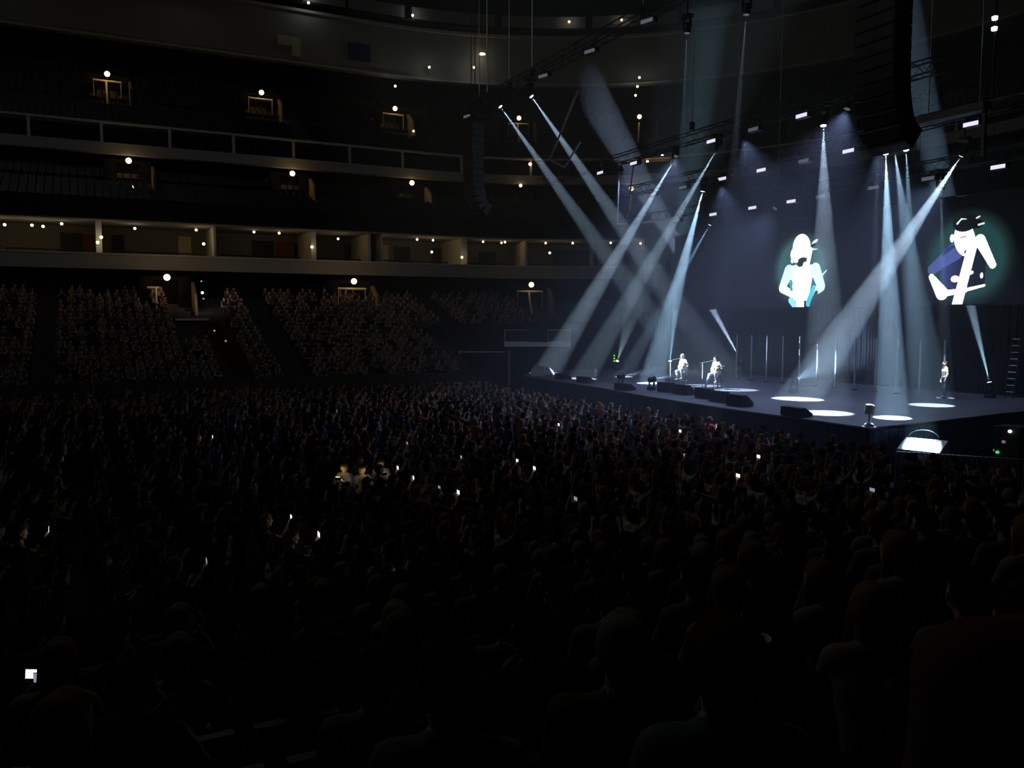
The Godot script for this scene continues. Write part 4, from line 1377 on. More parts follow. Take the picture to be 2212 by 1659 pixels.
	m.emission_operator = BaseMaterial3D.EMISSION_OP_MULTIPLY
	m.emission = Color.WHITE
	m.emission_energy_multiplier = 1.8
	m.emission_texture = ImageTexture.create_from_image(pic)
	var t := thing("video_screen", "wide dark video screen showing two singers in dark discs", "screen", Vector3(10.4, 0, 0))
	var g := Geo.new()
	var a := Vector3(0, 6.2, -12.0)
	var b := Vector3(0, 6.2, 14.4)
	var up := Vector3(0, 5.0, 0)
	g.quad(a, b, b + up, a + up)
	g.uv = PackedVector2Array([Vector2(0, 1), Vector2(1, 0), Vector2(1, 1), Vector2(0, 1), Vector2(0, 0), Vector2(1, 0)])
	part("led_mesh", g, m, t)
	for y in [6.17, 11.23]:
		g = Geo.new()
		g.box(Vector3(0.03, y, 1.2), Vector3(0.08, 0.05, 26.5))
		part("frame_bar", g, M.black_metal, t)
	for i in 8:
		g = Geo.new()
		g.bar(Vector3(0.05, 11.2, -11.8 + i * 3.72), Vector3(0.05, 16.0, -11.8 + i * 3.72), 0.015)
		part("hanger", g, M.black_metal, t)


# ---------------------------------------------------------------- things on the stage
func wedge_box(at: Vector3, turn: float, size: Vector3, label: String, group: String, m := "black_wood") -> void:
	var t := thing("stage_monitor", label, "loudspeaker", at, Basis(Vector3.UP, turn), group)
	var g := Geo.new()
	# slanted front towards +x (the players)
	var h := size.x / 2
	g.prism(PackedVector2Array([Vector2(-h, 0.02), Vector2(h, 0.02), Vector2(h, size.y * 0.35), Vector2(-h * 0.2, size.y), Vector2(-h, size.y)]), -size.z / 2, size.z / 2)
	part("cabinet", g, M[m], t)
	g = Geo.new()
	var a := Vector2(h, size.y * 0.35)
	var b := Vector2(-h * 0.2, size.y)
	var d := (b - a).normalized()
	var mid := (a + b) / 2 + Vector2(d.y, -d.x) * 0.012
	g.box(Vector3(mid.x, mid.y, 0), Vector3(a.distance_to(b) - 0.06, 0.02, size.z - 0.1), Basis(Vector3.BACK, d.angle()))
	part("grille", g, M.grille if m == "black_wood" else M.cabinet_side, t)
	g = Geo.new()
	for s in [-1, 1]: g.box(Vector3(-h * 0.4, size.y * 0.6, s * (size.z / 2 + 0.005)), Vector3(0.16, 0.05, 0.01))
	part("handle", g, M.rubber, t)


func guitar(at: Vector3, bs: Basis, label: String) -> void:
	# neck along +x, top facing +z
	var t := thing("acoustic_guitar", label, "guitar", at, bs)
	var o := PackedVector2Array()
	for i in 40:
		var a := TAU * i / 40.0
		var x := cos(a) * 0.25
		var r := 0.15 + 0.045 * (1.0 - x / 0.25) * 0.5 - 0.035 * exp(-pow((x - 0.06) / 0.08, 2))
		o.append(Vector2(x, sin(a) * r / maxf(0.001, 1.0) * (0.9 + 0.1 * absf(sin(a)))))
	var g := Geo.new()
	g.prism(o, -0.05, 0.05)
	part("body", g, M.guitar_top, t)
	g = Geo.new()
	g.lathe([Vector2(0.0, 0.0), Vector2(0.048, 0.0), Vector2(0.048, 0.003), Vector2(0, 0.003)], Vector3(0.06, 0, 0.05), 16, Basis(Vector3.RIGHT, PI / 2))
	part("sound_hole", g, M.rubber, t)
	g = Geo.new()
	g.soft_box(Vector3(0.47, 0, 0.05), Vector3(0.5, 0.05, 0.025), 0.006)
	part("neck", g, M.guitar_neck, t)
	g = Geo.new()
	g.soft_box(Vector3(0.79, 0, 0.045), Vector3(0.16, 0.075, 0.018), 0.005)
	part("headstock", g, M.guitar_neck, t)
	g = Geo.new()
	g.box(Vector3(-0.11, 0, 0.055), Vector3(0.03, 0.14, 0.012))
	part("bridge", g, M.guitar_neck, t)


func stool(at: Vector3, h: float, label: String) -> void:
	var t := thing("bar_stool", label, "stool", at)
	var g := Geo.new()
	g.lathe([Vector2(0, h - 0.05), Vector2(0.16, h - 0.05), Vector2(0.18, h - 0.03), Vector2(0.18, h - 0.01), Vector2(0.15, h), Vector2(0, h)], Vector3.ZERO, 18)
	part("seat", g, M.stool_wood, t)
	for i in 4:
		var a := TAU * (i + 0.5) / 4
		g = Geo.new()
		g.bar(Vector3(cos(a) * 0.12, h - 0.05, sin(a) * 0.12), Vector3(cos(a) * 0.22, 0, sin(a) * 0.22), 0.018)
		part("leg", g, M.stool_wood, t)
	g = Geo.new()
	var pts := []
	for i in 17: pts.append(Vector3(cos(TAU * i / 16) * 0.19, 0.27, sin(TAU * i / 16) * 0.19))
	g.tube(pts, 0.012)
	part("foot_ring", g, M.steel, t)


func mic_stand(at: Vector3, toward: Vector3, h: float, label: String) -> void:
	var t := thing("microphone_stand", label, "microphone", at)
	var g := Geo.new()
	g.lathe([Vector2(0, 0.03), Vector2(0.1, 0.03), Vector2(0.15, 0.015), Vector2(0.15, 0.0), Vector2(0, 0)], Vector3.ZERO, 18)
	part("base", g, M.black_metal, t)
	g = Geo.new()
	g.bar(Vector3(0, 0.02, 0), Vector3(0, h, 0), 0.012)
	part("pole", g, M.steel, t)
	var e := Vector3(0, h, 0) + toward
	g = Geo.new()
	g.bar(Vector3(0, h, 0) - toward * 0.25, e, 0.01)
	part("boom", g, M.steel, t)
	var d := toward.normalized()
	g = Geo.new()
	g.bar(e, e + d * 0.14, 0.016, 0.022)
	g.lathe([Vector2(0, -0.03), Vector2(0.024, -0.018), Vector2(0.027, 0.0), Vector2(0.02, 0.02), Vector2(0, 0.028)], e + d * 0.15, 12, aim_basis(d))
	part("microphone", g, M.steel, t)


func cap(t: Node3D, fig: Array, m: Material, back: bool) -> void:
	var c := fig[2] as Vector3
	var hb := fig[3] as Basis
	var g := Geo.new()
	var prof := []
	for i in 8: prof.append(Vector2(0.104 * cos(PI / 2 * i / 7.0), 0.02 + 0.105 * sin(PI / 2 * i / 7.0)))
	g.lathe(prof, c + hb * Vector3(0, 0.02, -0.008), 18, hb)
	g.lathe([Vector2(0.0, 0.125), Vector2(0.012, 0.124), Vector2(0.01, 0.133), Vector2(0, 0.135)], c + hb * Vector3(0, 0.02, -0.008), 8, hb)
	var s := -1.0 if back else 1.0
	for i in 9:
		var x0 := -0.09 + i * 0.02
		var z := 0.085 * sqrt(maxf(0.05, 1.0 - pow((x0 + 0.01) / 0.1, 2)))
		g.box(c + hb * Vector3(x0 + 0.01, 0.042 - 3.0 * x0 * x0, s * (z + 0.035) - 0.008), Vector3(0.0205, 0.008, 0.095), hb * Basis(Vector3.RIGHT, s * 0.2))
	part("cap", g, m, t)


func build_players() -> void:
	var sit := {"hip": Vector3(0, 0.82, 0.0), "lean": 0.1, "cell": 0.016, "head_cell": 0.0075, "hand_cell": 0.0055, "curl": [0.9, 1.2]}
	var a := sit.merged({"knee": [Vector3(-0.17, 0.74, 0.42), Vector3(0.17, 0.84, 0.42)], "foot": [Vector3(-0.2, 0.35, 0.3), Vector3(0.18, 0.42, 0.36)],
		"elbow": [Vector3(-0.3, 1.06, 0.06), Vector3(0.33, 1.05, 0.1)], "wrist": [Vector3(-0.13, 1.02, 0.3), Vector3(0.42, 1.14, 0.32)], "palm": [Vector3(0.1, 0, -1), Vector3(-0.4, 0.7, -0.6)], "hand_dir": [Vector3(1, -0.35, 0.1), Vector3(0.1, 0.5, 0.9)],
		"shirt": Color(0.7, 0.76, 0.8), "sleeve": true, "legs": Color(0.3, 0.35, 0.42), "shoe": Color(0.5, 0.48, 0.44), "skin": Color(0.6, 0.4, 0.3), "hair": Color(0.55, 0.45, 0.3), "style": "full", "beard": Color(0.2, 0.14, 0.09), "nod": 0.05})
	var f := figure(a)
	var p1 := Vector3(3.98, DECK, -2.75)
	stool(p1, 0.78, "wooden bar stool under the guitarist with the white cap")
	var bs := Basis(Vector3.UP, -PI / 2 + 0.1)
	var t := thing("person", "seated guitarist in a pale blue shirt and white backward cap", "person", p1, bs.scaled(Vector3.ONE * 1.08))
	shared("body", f[0], t)
	shared("hair", f[1], t)
	cap(t, f, M.cap_white, true)
	var gb := Basis(Vector3(0.95, 0.25, 0.15).normalized(), Vector3(-0.24, 0.96, -0.1).normalized(), Vector3(-0.17, 0.06, 0.98).normalized()).orthonormalized()
	guitar(p1 + bs * Vector3(-0.02, 1.06, 0.25), bs * gb, "pale acoustic guitar held by the guitarist with the white cap")
	mic_stand(p1 + bs * Vector3(-0.35, 0, 0.75), bs * Vector3(0.3, 0.1, -0.38), 1.42, "microphone stand in front of the guitarist with the white cap")
	var b := sit.merged({"knee": [Vector3(-0.17, 0.72, 0.42), Vector3(0.18, 0.8, 0.4)], "foot": [Vector3(-0.22, 0.12, 0.62), Vector3(0.18, 0.4, 0.32)],
		"elbow": [Vector3(-0.32, 1.04, 0.02), Vector3(0.34, 1.06, 0.1)], "wrist": [Vector3(-0.13, 1.0, 0.3), Vector3(0.42, 1.15, 0.32)], "palm": [Vector3(0.1, 0, -1), Vector3(-0.4, 0.7, -0.6)], "hand_dir": [Vector3(1, -0.35, 0.1), Vector3(0.1, 0.5, 0.9)],
		"shirt": Color(0.1, 0.13, 0.26), "legs": Color(0.4, 0.45, 0.54), "shoe": Color(0.4, 0.38, 0.36), "skin": Color(0.6, 0.4, 0.3), "hair": Color(0.06, 0.04, 0.03), "nod": 0.0})
	f = figure(b)
	var p2 := Vector3(3.95, DECK, 0.05)
	stool(p2, 0.78, "wooden bar stool under the guitarist with the black cap")
	bs = Basis(Vector3.UP, -PI / 2 + 0.15)
	t = thing("person", "seated guitarist in a navy T-shirt and black backward cap", "person", p2, bs.scaled(Vector3.ONE * 1.08))
	shared("body", f[0], t)
	shared("hair", f[1], t)
	cap(t, f, M.cap_black, true)
	guitar(p2 + bs * Vector3(-0.02, 1.06, 0.25), bs * gb, "pale acoustic guitar held by the guitarist with the black cap")
	mic_stand(p2 + bs * Vector3(-0.35, 0, 0.8), bs * Vector3(0.3, 0.1, -0.42), 1.42, "microphone stand in front of the guitarist with the black cap")
	# musician standing at the side
	person("stand_cream", "lit musician in cream standing by the side of the stage", Vector3(9.9, DECK, 9.0), -2.2)


func build_stage_things() -> void:
	var bx := [[Vector3(0.35, DECK, -10.0), 0.0], [Vector3(0.1, DECK, -7.0), 0.05], [Vector3(-0.85, DECK, -1.6), 0.1], [Vector3(0.5, DECK, 0.3), 0.1], [Vector3(0.3, DECK, 1.8), 0.05], [Vector3(-0.1, DECK, 4.0), 0.0], [Vector3(-0.6, DECK, 5.6), 0.0], [Vector3(-1.1, DECK, 7.3), 0.0], [Vector3(-1.8, DECK, 11.2), 0.0]]
	for i in bx.size():
		wedge_box(bx[i][0], bx[i][1], Vector3(0.6, 0.36 if i in [0, 1, 2, 8] else 0.5, 1.05), "black wedge monitor on the stage lip", "wedge monitors along the stage lip")
	wedge_box(Vector3(1.3, DECK, -14.2), 0.4, Vector3(1.1, 0.62, 0.9), "white wedge monitor lit at the far end of the stage", "white far end wedges", "white_paint")
	wedge_box(Vector3(0.4, DECK, -13.4), 0.9, Vector3(0.8, 0.5, 0.7), "white wedge monitor lit at the far end of the stage", "white far end wedges", "white_paint")
	# row of chrome posts behind the players
	for i in 12:
		var z := -5.2 + i * 1.28
		var t := thing("chrome_post", "slim chrome post in the row behind the players", "post", Vector3(10.0, DECK, z), Basis.IDENTITY, "row of chrome posts")
		var g := Geo.new()
		g.bar(Vector3(0, 0.05, 0), Vector3(0, 2.75, 0), 0.05, -1, 12)
		part("tube", g, M.aluminium, t)
		g = Geo.new()
		g.lathe([Vector2(0, 0.06), Vector2(0.1, 0.06), Vector2(0.16, 0.03), Vector2(0.16, 0), Vector2(0, 0)], Vector3.ZERO, 14)
		part("foot", g, M.black_metal, t)
	# dark tower leg at the far wing
	var t := thing("tower_leg", "dark boxy truss tower standing on the far part of the deck", "truss", Vector3(6.75, DECK, -10.2))
	for sx in [-1, 1]:
		for sz in [-1, 1]:
			var g := Geo.new()
			g.bar(Vector3(sx * 0.17, 0, sz * 0.17), Vector3(sx * 0.17, 4.2, sz * 0.17), 0.03)
			part("chord", g, M.black_metal, t)
	var g := Geo.new()
	g.box(Vector3(0, 2.1, 0), Vector3(0.3, 4.15, 0.3))
	part("cover", g, M.drape, t)
	# cased keyboard and rack at the far wing with green lamps
	t = thing("amplifier_rack", "dark amplifier rack with three green lamps at the far wing", "rack", Vector3(9.3, DECK, -17.2))
	g = Geo.new()
	g.soft_box(Vector3(0, 0.65, 0), Vector3(0.7, 1.3, 0.7), 0.03)
	part("case", g, M.black_wood, t)
	for k in 3:
		g = Geo.new()
		g.soft_box(Vector3(-0.37, 0.62 + k * 0.2, 0.1), Vector3(0.03, 0.1, 0.14), 0.01)
		part("lamp", g, M.led_green, t)
	t = thing("floor_bottle", "pale water bottle standing on the deck", "bottle", Vector3(3.3, DECK, -10.9))
	g = Geo.new()
	g.lathe([Vector2(0, 0), Vector2(0.1, 0), Vector2(0.1, 0.4), Vector2(0.05, 0.5), Vector2(0.05, 0.56), Vector2(0, 0.56)], Vector3.ZERO, 14)
	part("flask", g, M.white_paint, t)
	# small white lamp on a stand at the near corner
	t = thing("corner_lamp", "small white monitor on a short stand at the deck corner", "loudspeaker", Vector3(-1.75, DECK, 14.5))
	g = Geo.new()
	g.lathe([Vector2(0, 0.12), Vector2(0.08, 0.11), Vector2(0.16, 0.06), Vector2(0.16, 0), Vector2(0, 0)], Vector3.ZERO, 14)
	part("foot", g, M.white_paint, t)
	g = Geo.new()
	g.bar(Vector3(0, 0.1, 0), Vector3(0, 0.4, 0), 0.03)
	part("stem", g, M.white_paint, t)
	g = Geo.new()
	g.soft_box(Vector3(0, 0.58, 0), Vector3(0.24, 0.36, 0.26), 0.04, Basis(Vector3.RIGHT, 0.15))
	part("cabinet", g, M.white_paint, t)
	# ladder near the side
	t = thing("ladder", "pale aluminium ladder standing behind the side of the stage", "ladder", Vector3(12.6, DECK, 10.4))
	for s in [-1, 1]:
		g = Geo.new()
		g.bar(Vector3(0, 0, s * 0.2), Vector3(0.4, 3.0, s * 0.2), 0.03)
		part("rail", g, M.black_metal, t)
	for i in 9:
		g = Geo.new()
		g.bar(Vector3(0.04 + i * 0.042, 0.3 + i * 0.31, -0.2), Vector3(0.04 + i * 0.042, 0.3 + i * 0.31, 0.2), 0.025)
		part("rung", g, M.aluminium, t)


func build_side_things() -> void:
	# desk in the pit beside the near corner
	var t := thing("side_desk", "white lit mixing desk on a road case below the deck corner", "mixing desk", Vector3(-0.9, 0, 16.0), Basis(Vector3.UP, 0.3))
	var g := Geo.new()
	g.soft_box(Vector3(0, 0.5, 0), Vector3(0.9, 1.0, 1.3), 0.03)
	part("road_case", g, M.black_wood, t)
	g = Geo.new()
	g.prism(PackedVector2Array([Vector2(-0.45, 1.0), Vector2(0.45, 1.0), Vector2(0.45, 1.42), Vector2(0.3, 1.45), Vector2(-0.45, 1.12)]), -0.68, 0.68)
	part("desk_top", g, M.white_paint, t)
	g = Geo.new()
	var pts := []
	for i in 14: pts.append(Vector3(0.3 + 0.1 * sin(i * 0.24), 1.45 + 0.28 * sin(i * 0.24), 0.4 - 0.5 * (1 - cos(i * 0.24))))
	g.tube(pts, 0.015)
	part("gooseneck", g, M.steel, t)
	# crowd barrier with bars and a lit curtain
	for k in 3:
		var p := Vector3(-2.4 + k * 0.75, 0, 16.9 + k * 1.0)
		t = thing("crowd_barrier", "steel crowd barrier below the deck corner", "barrier", p, Basis(Vector3.UP, -0.93), "near corner barriers")
		g = Geo.new()
		g.bar(Vector3(-0.6, 1.22, 0), Vector3(0.6, 1.22, 0), 0.035)
		part("top_rail", g, M.aluminium, t)
		for i in 9:
			g = Geo.new()
			g.bar(Vector3(-0.6 + i * 0.15, 0.1, 0), Vector3(-0.6 + i * 0.15, 1.26, 0), 0.022)
			part("bar", g, M.aluminium, t)
		g = Geo.new()
		g.box(Vector3(0, 0.06, -0.2), Vector3(1.2, 0.04, 0.8))
		part("foot_plate", g, M.black_metal, t)
	# equipment racks with small lamps beyond the side of the stage
	var spec := [[Vector3(2.0, 0, 17.3), 1.9], [Vector3(2.9, 0, 17.6), 1.3], [Vector3(4.5, 0, 15.6), 1.55]]
	for i in spec.size():
		t = thing("equipment_rack", "dark equipment case with small lamps beside the stage", "rack", spec[i][0], Basis.IDENTITY, "side equipment cases")
		g = Geo.new()
		g.soft_box(Vector3(0, spec[i][1] / 2, 0), Vector3(0.8, spec[i][1], 0.9), 0.03)
		part("case", g, M.black_wood, t)
		for j in 3:
			g = Geo.new()
			g.lathe([Vector2(0, -0.06), Vector2(0.06, -0.03), Vector2(0.06, 0.03), Vector2(0, 0.06)], Vector3(-0.43, spec[i][1] - 0.15 - 0.38 * j, 0.1 - 0.2 * j), 10)
			part("lamp", g, [M.led_white, M.led_pink, M.led_teal][(i + j) % 3] if i != 2 else M.led_pink, t)
	# riser with railing at the far side
	var bs := Basis(Vector3.UP, -0.472)
	t = thing("camera_riser", "raised platform with pale railing beyond the far end of the stage", "platform", Vector3(3.95, 0, -19.9), bs)
	g = Geo.new()
	g.box(Vector3(0, 3.68, 0), Vector3(4.9, 0.34, 1.8))
	part("platform", g, M.white_paint, t)
	for x in [-2.4, -0.7, 0.75, 2.4]:
		g = Geo.new()
		g.bar(Vector3(x, 3.8, 0.85), Vector3(x, 4.8, 0.85), 0.04)
		part("post", g, M.rail, t)
	g = Geo.new()
	g.bar(Vector3(-2.4, 4.72, 0.85), Vector3(2.4, 4.72, 0.85), 0.035)
	part("top_rail", g, M.rail, t)
	for i in 40:
		g = Geo.new()
		g.bar(Vector3(-2.38 + i * 0.122, 3.8, 0.85), Vector3(-2.38 + i * 0.122, 4.7, 0.85), 0.012, -1, 5)
		part("baluster", g, M.steel, t)
	g = Geo.new()
	g.box(Vector3(0.0, 4.4, 0.9), Vector3(1.5, 1.1, 0.04))
	part("screen_panel", g, M.wall_dark, t)
	for x in [-2.3, 2.3]:
		g = Geo.new()
		g.box(Vector3(x, 1.75, 0.6), Vector3(0.16, 3.5, 0.16))
		part("leg", g, M.black_metal, t)
	# hoarding of three panels beside it
	t = thing("hoarding", "low hoarding of three framed dark panels beside the railed platform", "fence", Vector3(0.4, 0, -21.6), bs)
	for i in 3:
		var x := -1.25 + i * 1.25
		g = Geo.new()
		g.box(Vector3(x, 2.4, 0), Vector3(1.18, 1.3, 0.06))
		var pn := part("panel", g, M.wall_dark, t)
		g = Geo.new()
		g.box(Vector3(x, 3.1, 0.02), Vector3(1.2, 0.1, 0.1))
		part("cap_rail", g, M.rail, pn)
	for x in [-1.85, 1.85]:
		g = Geo.new()
		g.box(Vector3(x, 1.6, 0), Vector3(0.12, 3.2, 0.12))
		part("post", g, M.rail, t)
	# pale table in front of the far barrier
	bs = Basis(Vector3.UP, -0.1)
	t = thing("cloth_table", "table under a pale blue cloth by the far barrier", "table", Vector3(-3.85, 0, -14.7), bs)
	g = Geo.new()
	g.soft_box(Vector3(0, 1.42, 0), Vector3(2.3, 0.07, 0.6), 0.02)
	part("table_top", g, M.tarp, t)
	g = Geo.new()
	g.box(Vector3(0.1, 1.2, 0.31), Vector3(1.9, 0.4, 0.02))
	part("cloth", g, M.tarp, t)
	for x in [-1.05, -0.55, 1.0]:
		g = Geo.new()
		g.box(Vector3(x, 0.7, 0.25), Vector3(0.18, 1.4, 0.08))
		part("leg", g, M.tarp, t)
	for i in 5:
		t = thing("upright_bin", "slim pale bin in the row along the far barrier", "bin", Vector3(-5.6 - i * (0.7 if i < 3 else 0.95), 0, -14.8), bs, "bins along the far barrier")
		g = Geo.new()
		g.lathe([Vector2(0, 0), Vector2(0.17, 0), Vector2(0.21, 1.4), Vector2(0.23, 1.42), Vector2(0.23, 1.46), Vector2(0.0, 1.48)], Vector3.ZERO, 12)
		part("drum", g, M.wall_grey, t)


# ---------------------------------------------------------------- the crowd
func phone(at: Vector3, turn: float, screen: String, label: String, group: String) -> void:
	var t := thing("phone", label, "phone", at, Basis(Vector3.UP, turn), group)
	var g := Geo.new()
	g.soft_box(Vector3.ZERO, Vector3(0.165, 0.085, 0.012), 0.004)
	part("case", g, M.rubber, t)
	g = Geo.new()
	g.box(Vector3(0, 0, -0.008), Vector3(0.155, 0.076, 0.006))
	part("screen", g, M[screen], t)


func seen_size(p: Vector3) -> float:   # height in the picture per metre, 0 outside the frame
	var q := $camera.global_transform.affine_inverse() * p as Vector3
	if q.z > -1.0 or absf(q.x / q.z) > 0.68 or absf(q.y / q.z) > 0.56: return 0.0
	return -1.0 / q.z


func build_crowd() -> void:
	var all := []      # [kind, position, turn, size, block]
	var cam: Vector3 = $camera.position
	var sits := ["sit_grey", "sit_long", "sit_navy", "sit_bald", "sit_grey", "sit_long"]
	for i in range(1, 15):
		var z := 24.3 + i * 0.85
		var x := -42.0 + rng.randf() * 0.5
		while x < 6.0:
			var p := Vector3(x + rng.randf_range(-0.06, 0.06), near_y(z), z + 0.42)
			if rng.randf() < 0.86 and Vector2(p.x - cam.x, p.z - cam.z).length() > 2.3 and Vector2(p.x + 24.57, p.z - 33.1).length() > 0.6 and p.z < 34.0:
				all.append([sits[rng.randi() % 6], p, 2.65 + rng.randf_range(-0.25, 0.25), rng.randf_range(0.94, 1.04), "near"])
			x += 0.62
	var stands := ["stand_hoodie", "stand_blouse", "stand_denim", "clap_red", "clap_black", "stand_hoodie", "stand_blouse", "stand_denim", "cheer_white", "film_green", "film_pink"]
	var rows := 0
	var fx := -46.0
	while fx < -4.2:
		var z := -14.0 + rng.randf() * 0.5
		while z < 23.2:
			var p := Vector3(fx + rng.randf_range(-0.2, 0.2), 0, z + rng.randf_range(-0.14, 0.14))
			var skip := rng.randf() > (0.9 if fx > -26 else 0.7) or absf(z - 4.6) < 0.7 or (z < -13.2 and fx > -11) or Vector2(p.x + 19.8, p.z - 13.5).length() < 1.6
			if not skip:
				all.append([stands[rng.randi() % stands.size()], p, PI / 2 + rng.randf_range(-0.35, 0.35) + 0.012 * (p.z - 2.0), rng.randf_range(0.93, 1.05), "floor"])
			z += 0.72
		fx += 0.84
		rows += 1
	# those who show largest are persons of their own, the rest one crowd for each kind
	for a in all: a.append(seen_size(a[1] + Vector3(0, 1.3, 0)))
	all.sort_custom(func(a, b): return a[5] > b[5])
	var rest := {}
	for i in all.size():
		var a: Array = all[i]
		var words: String = figures[a[0]][5]
		if i < 285 and a[5] > 0.0:
			if a[4] == "near": person(a[0], "spectator in the near stand in %s" % words, a[1], a[2], "near stand, " + words, a[3])
			else: person(a[0], "concertgoer by the near barrier in %s" % words, a[1], a[2], "floor crowd edge, " + words, a[3])
		else:
			var key: String = a[0]
			if not rest.has(key): rest[key] = []
			rest[key].append(Transform3D(Basis(Vector3.UP, a[2]).scaled(Vector3.ONE * a[3]), a[1]))
	# the far lower tier
	for r in 22:
		var s := -47.0
		while s < (-8.0 if r < 11 else 4.0):
			if rng.randf() < 0.72 and absf(s + 22.0) > 0.9 and not (r > 7 and s > -24.7 and s < -21.2) and absf(fmod(s + 90.0, 13.7) - 3.0) > 0.8 and r < 20:
				var key: String = sits[rng.randi() % 6]
				if not rest.has(key): rest[key] = []
				rest[key].append(Transform3D(ring_basis(s).rotated(Vector3.UP, 0.45 + rng.randf_range(-0.3, 0.3)), ring(s, -18.0 + 0.85 * r + 0.45, 1.3 + r * 0.2805)))
			s += 0.58
	for k in rest:
		swarm("crowd", figures[k][4], rest[k], "mass of %s spectators in %s further away" % ["seated" if k.begins_with("sit") else "standing", figures[k][5]], "crowd")
	# people with lit phones
	var lit := [[-22.44, 6.52, 1], [-26.68, 17.7, 1], [-22.61, 18.75, 2], [-22.46, 20.25, 2], [-24.42, 21.06, 0], [-21.61, 22.9, 2], [-18.86, 18.07, 2], [-15.84, 15.04, 1], [-15.97, 16.23, 2], [-10.99, 8.91, 1], [-8.22, 12.28, 1], [-9.63, 17.45, 2], [-12.08, 19.35, 2], [-16.93, 19.8, 0], [-16.93, 13.81, 0], [-19.14, 16.01, 1], [-19.04, 17.42, 0], [-19.03, 14.6, 1], [-10.62, 22.0, 0], [-16.88, 0.97, 0], [-17.36, 10.7, 0], [-11.28, 16.35, 0], [-26.62, 9.12, 0]]
	for i in lit.size():
		var w := Vector3(lit[i][0], 1.75, lit[i][1])
		var turn := PI / 2 + (cam.x - w.x) * 0.012
		var kind := "film_green" if i % 2 else "film_pink"
		var bs := Basis(Vector3.UP, turn)
		person(kind, "concertgoer with a glowing phone on the dark floor in %s" % figures[kind][5].get_slice(",", 0), Vector3(w.x, 0, w.z) - bs * Vector3(-0.075, 0, 0.46) * 1.05, turn, "floor crowd with glowing phones, " + figures[kind][5].get_slice(",", 0), 1.05)
		phone(w, turn, ["dim_screen", "phone_screen", "phone_screen"][lit[i][2]], "glowing phone held up in the floor crowd", "phones in the floor crowd")
	phone(Vector3(-26.52, 2.54, 26.7), 2.65, "phone_screen", "glowing phone held low in the near stand", "phones in the near stand")
	phone(Vector3(-26.40, 2.52, 26.78), 2.9, "dim_screen", "dimmer phone held low in the near stand", "phones in the near stand")
	phone(ring(-12.9, -2.0, 8.0), 0.4, "phone_torch", "bright phone torch held up at the top of the lower tier", "")
	# step lights down the far aisle
	for d in [[-22.2, -2.6, 8.3], [-22.2, -3.6, 7.0], [-22.3, -9.6, 4.75], [-21.8, -11.0, 4.1], [-20.7, -15.6, 2.5], [-8.6, -12.0, 3.6]]:
		lamp(ring(d[0], d[1], d[2]), 0.07, 0.01, "step_light", "tiny pale light along the far stair aisle", "far aisle step lights", M.dim_screen, Color(1, 0.95, 0.9), Basis.IDENTITY, 0.0)
	# people picked out by light
	person("cheer_yellow", "concertgoer in a yellow T-shirt with both arms up before the stage", Vector3(-8.0, 0, 9.7), PI / 2)
	for p in [[Vector3(-20.05, 0, 13.3), -0.75, 1.0], [Vector3(-19.72, 0, 13.75), 0.1, 0.8], [Vector3(-19.0, 0, 13.1), -0.2, 0.35]]:
		person("clap_cream", "concertgoer in a cream T-shirt lit warmly by a phone torch at the chest", p[0], p[1], "warmly lit concertgoers", 1.0)
		var bs := Basis(Vector3.UP, p[1])
		phone(p[0] + bs * Vector3(0.02, 1.4, 0.41), p[1], "phone_torch", "phone torch shining on the chest of a person in cream", "phone torches shining on people in cream")
		var l := OmniLight3D.new()
		l.name = "torch_light"
		l.position = p[0] + bs * Vector3(0.02, 1.42, 0.37)
		l.light_color = Color(1.0, 0.86, 0.55)
		l.light_energy = 0.12 * p[2]
		l.light_size = 0.03
		l.omni_range = 40.0
		l.omni_attenuation = 2.0
		l.shadow_enabled = true
		add_child(l)
	person("stand_blouse", "concertgoer in a pale grey top beside the warmly lit people", Vector3(-19.35, 0, 12.4), -0.5)
	# neighbour in the near stand
	person("stand_maroon", "broad spectator in a maroon shirt standing close by in the near stand", Vector3(-24.9, 3.64, 34.08), 2.75, "", 1.02)
	var t := thing("paper_sheet", "pale sheet of paper held up at the edge of the floor crowd", "paper", Vector3(-15.2, 1.98, 22.1), Basis(Vector3.UP, PI / 2) * Basis(Vector3.RIGHT, -0.9))
	person("cheer_white", "concertgoer in white holding a pale sheet of paper overhead", Vector3(-15.4, 0, 22.1), PI / 2)
	var g := Geo.new()
	g.soft_box(Vector3.ZERO, Vector3(0.56, 0.36, 0.01), 0.003)
	part("sheet", g, M.white_paint, t)
	t = thing("drink_cup", "pale plastic cup rim in the near stand", "cup", Vector3(-24.26, 4.44, 32.78))
	person("sit_cup", "spectator in a slate T-shirt raising a pale cup in the near stand", Vector3(-24.57, 3.42, 33.0), 2.65)
	g = Geo.new()
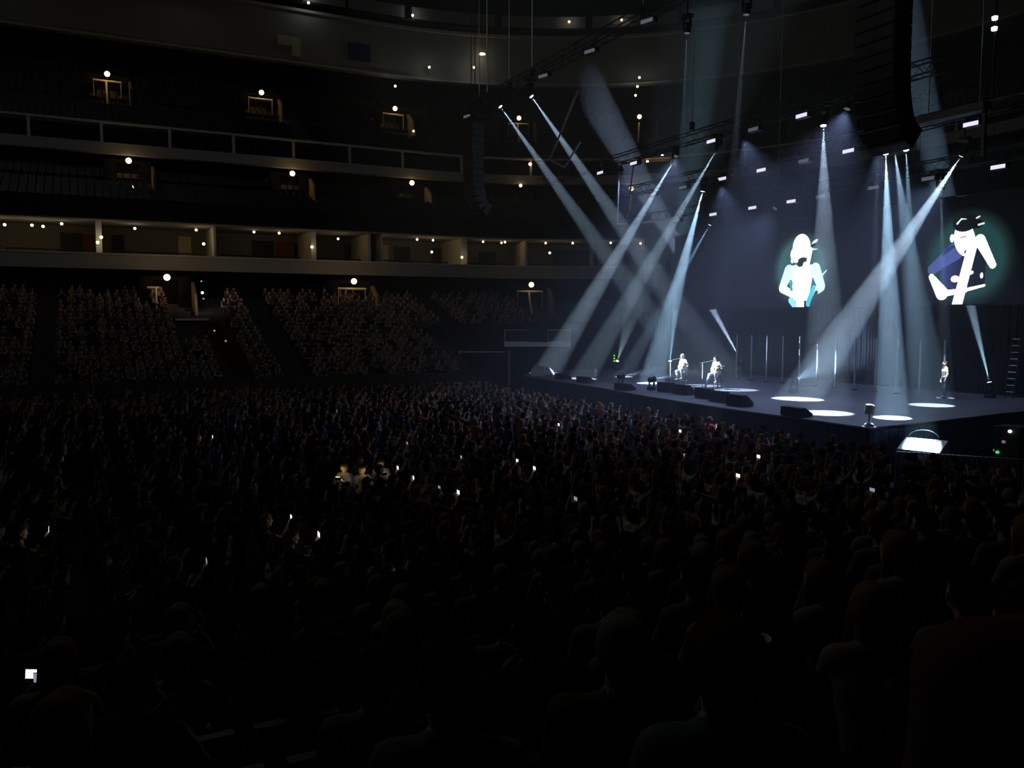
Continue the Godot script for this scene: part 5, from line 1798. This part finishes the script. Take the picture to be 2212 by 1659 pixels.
	g.lathe([Vector2(0, 0), Vector2(0.03, 0), Vector2(0.044, 0.115), Vector2(0.047, 0.12), Vector2(0.043, 0.118), Vector2(0.03, 0.01), Vector2(0, 0.01)], Vector3.ZERO, 18)
	part("cup_body", g, M.white_paint, t)


const FILL_POWER := 25.0
const HAZE_FILL := 43.0


func _ready() -> void:
	rng.seed = 77
	# camera
	var cam := Camera3D.new()
	cam.name = "camera"
	cam.fov = 49.363
	cam.near = 0.05
	cam.far = 400.0
	add_child(cam)
	cam.position = Vector3(-26.0, 5.5, 34.6)
	cam.rotation = Vector3(deg_to_rad(-4.419), deg_to_rad(-27.065), 0)
	cam.current = true
	# surroundings: a closed dark hall
	var env := Environment.new()
	env.background_mode = Environment.BG_COLOR
	env.background_color = Color(0, 0, 0)
	env.tonemap_mode = Environment.TONE_MAPPER_LINEAR
	env.tonemap_exposure = 1.0
	env.sdfgi_enabled = true
	env.ssao_enabled = true
	env.ssil_enabled = true
	env.volumetric_fog_enabled = true
	env.volumetric_fog_density = 0.0
	var we := WorldEnvironment.new()
	we.name = "surroundings"
	we.environment = env
	add_child(we)
	make_materials()
	build_fill_box()
	build_shell()
	build_tiers()
	build_band()
	build_suites()
	build_near_stand()
	build_stage()
	# haze over and before the stage
	var haze := FogVolume.new()
	haze.name = "haze"
	haze.shape = RenderingServer.FOG_VOLUME_SHAPE_BOX
	haze.size = Vector3(26, 24, 40)
	var fm := FogMaterial.new()
	fm.density = 0.0075
	fm.albedo = Color(0.93, 0.96, 1.0)
	haze.material = fm
	add_child(haze)
	haze.position = Vector3(1, 12.9, -1)
	tag(haze, "thin bluish stage haze that shows the light beams", "haze", "", "stuff")
	make_figures()
	build_rig()
	line_array(Vector3(-3.6, 0, 16.3), 10.9, 14, 1.5, "near curved line array of dark speaker boxes hanging over the stage side")
	line_array(Vector3(-3.6, 0, -14.0), 12.2, 14, 1.5, "far curved line array of dark speaker boxes hanging past the far stage end")
	build_screen()
	build_lamps()
	build_players()
	build_stage_things()
	build_side_things()
	build_crowd()
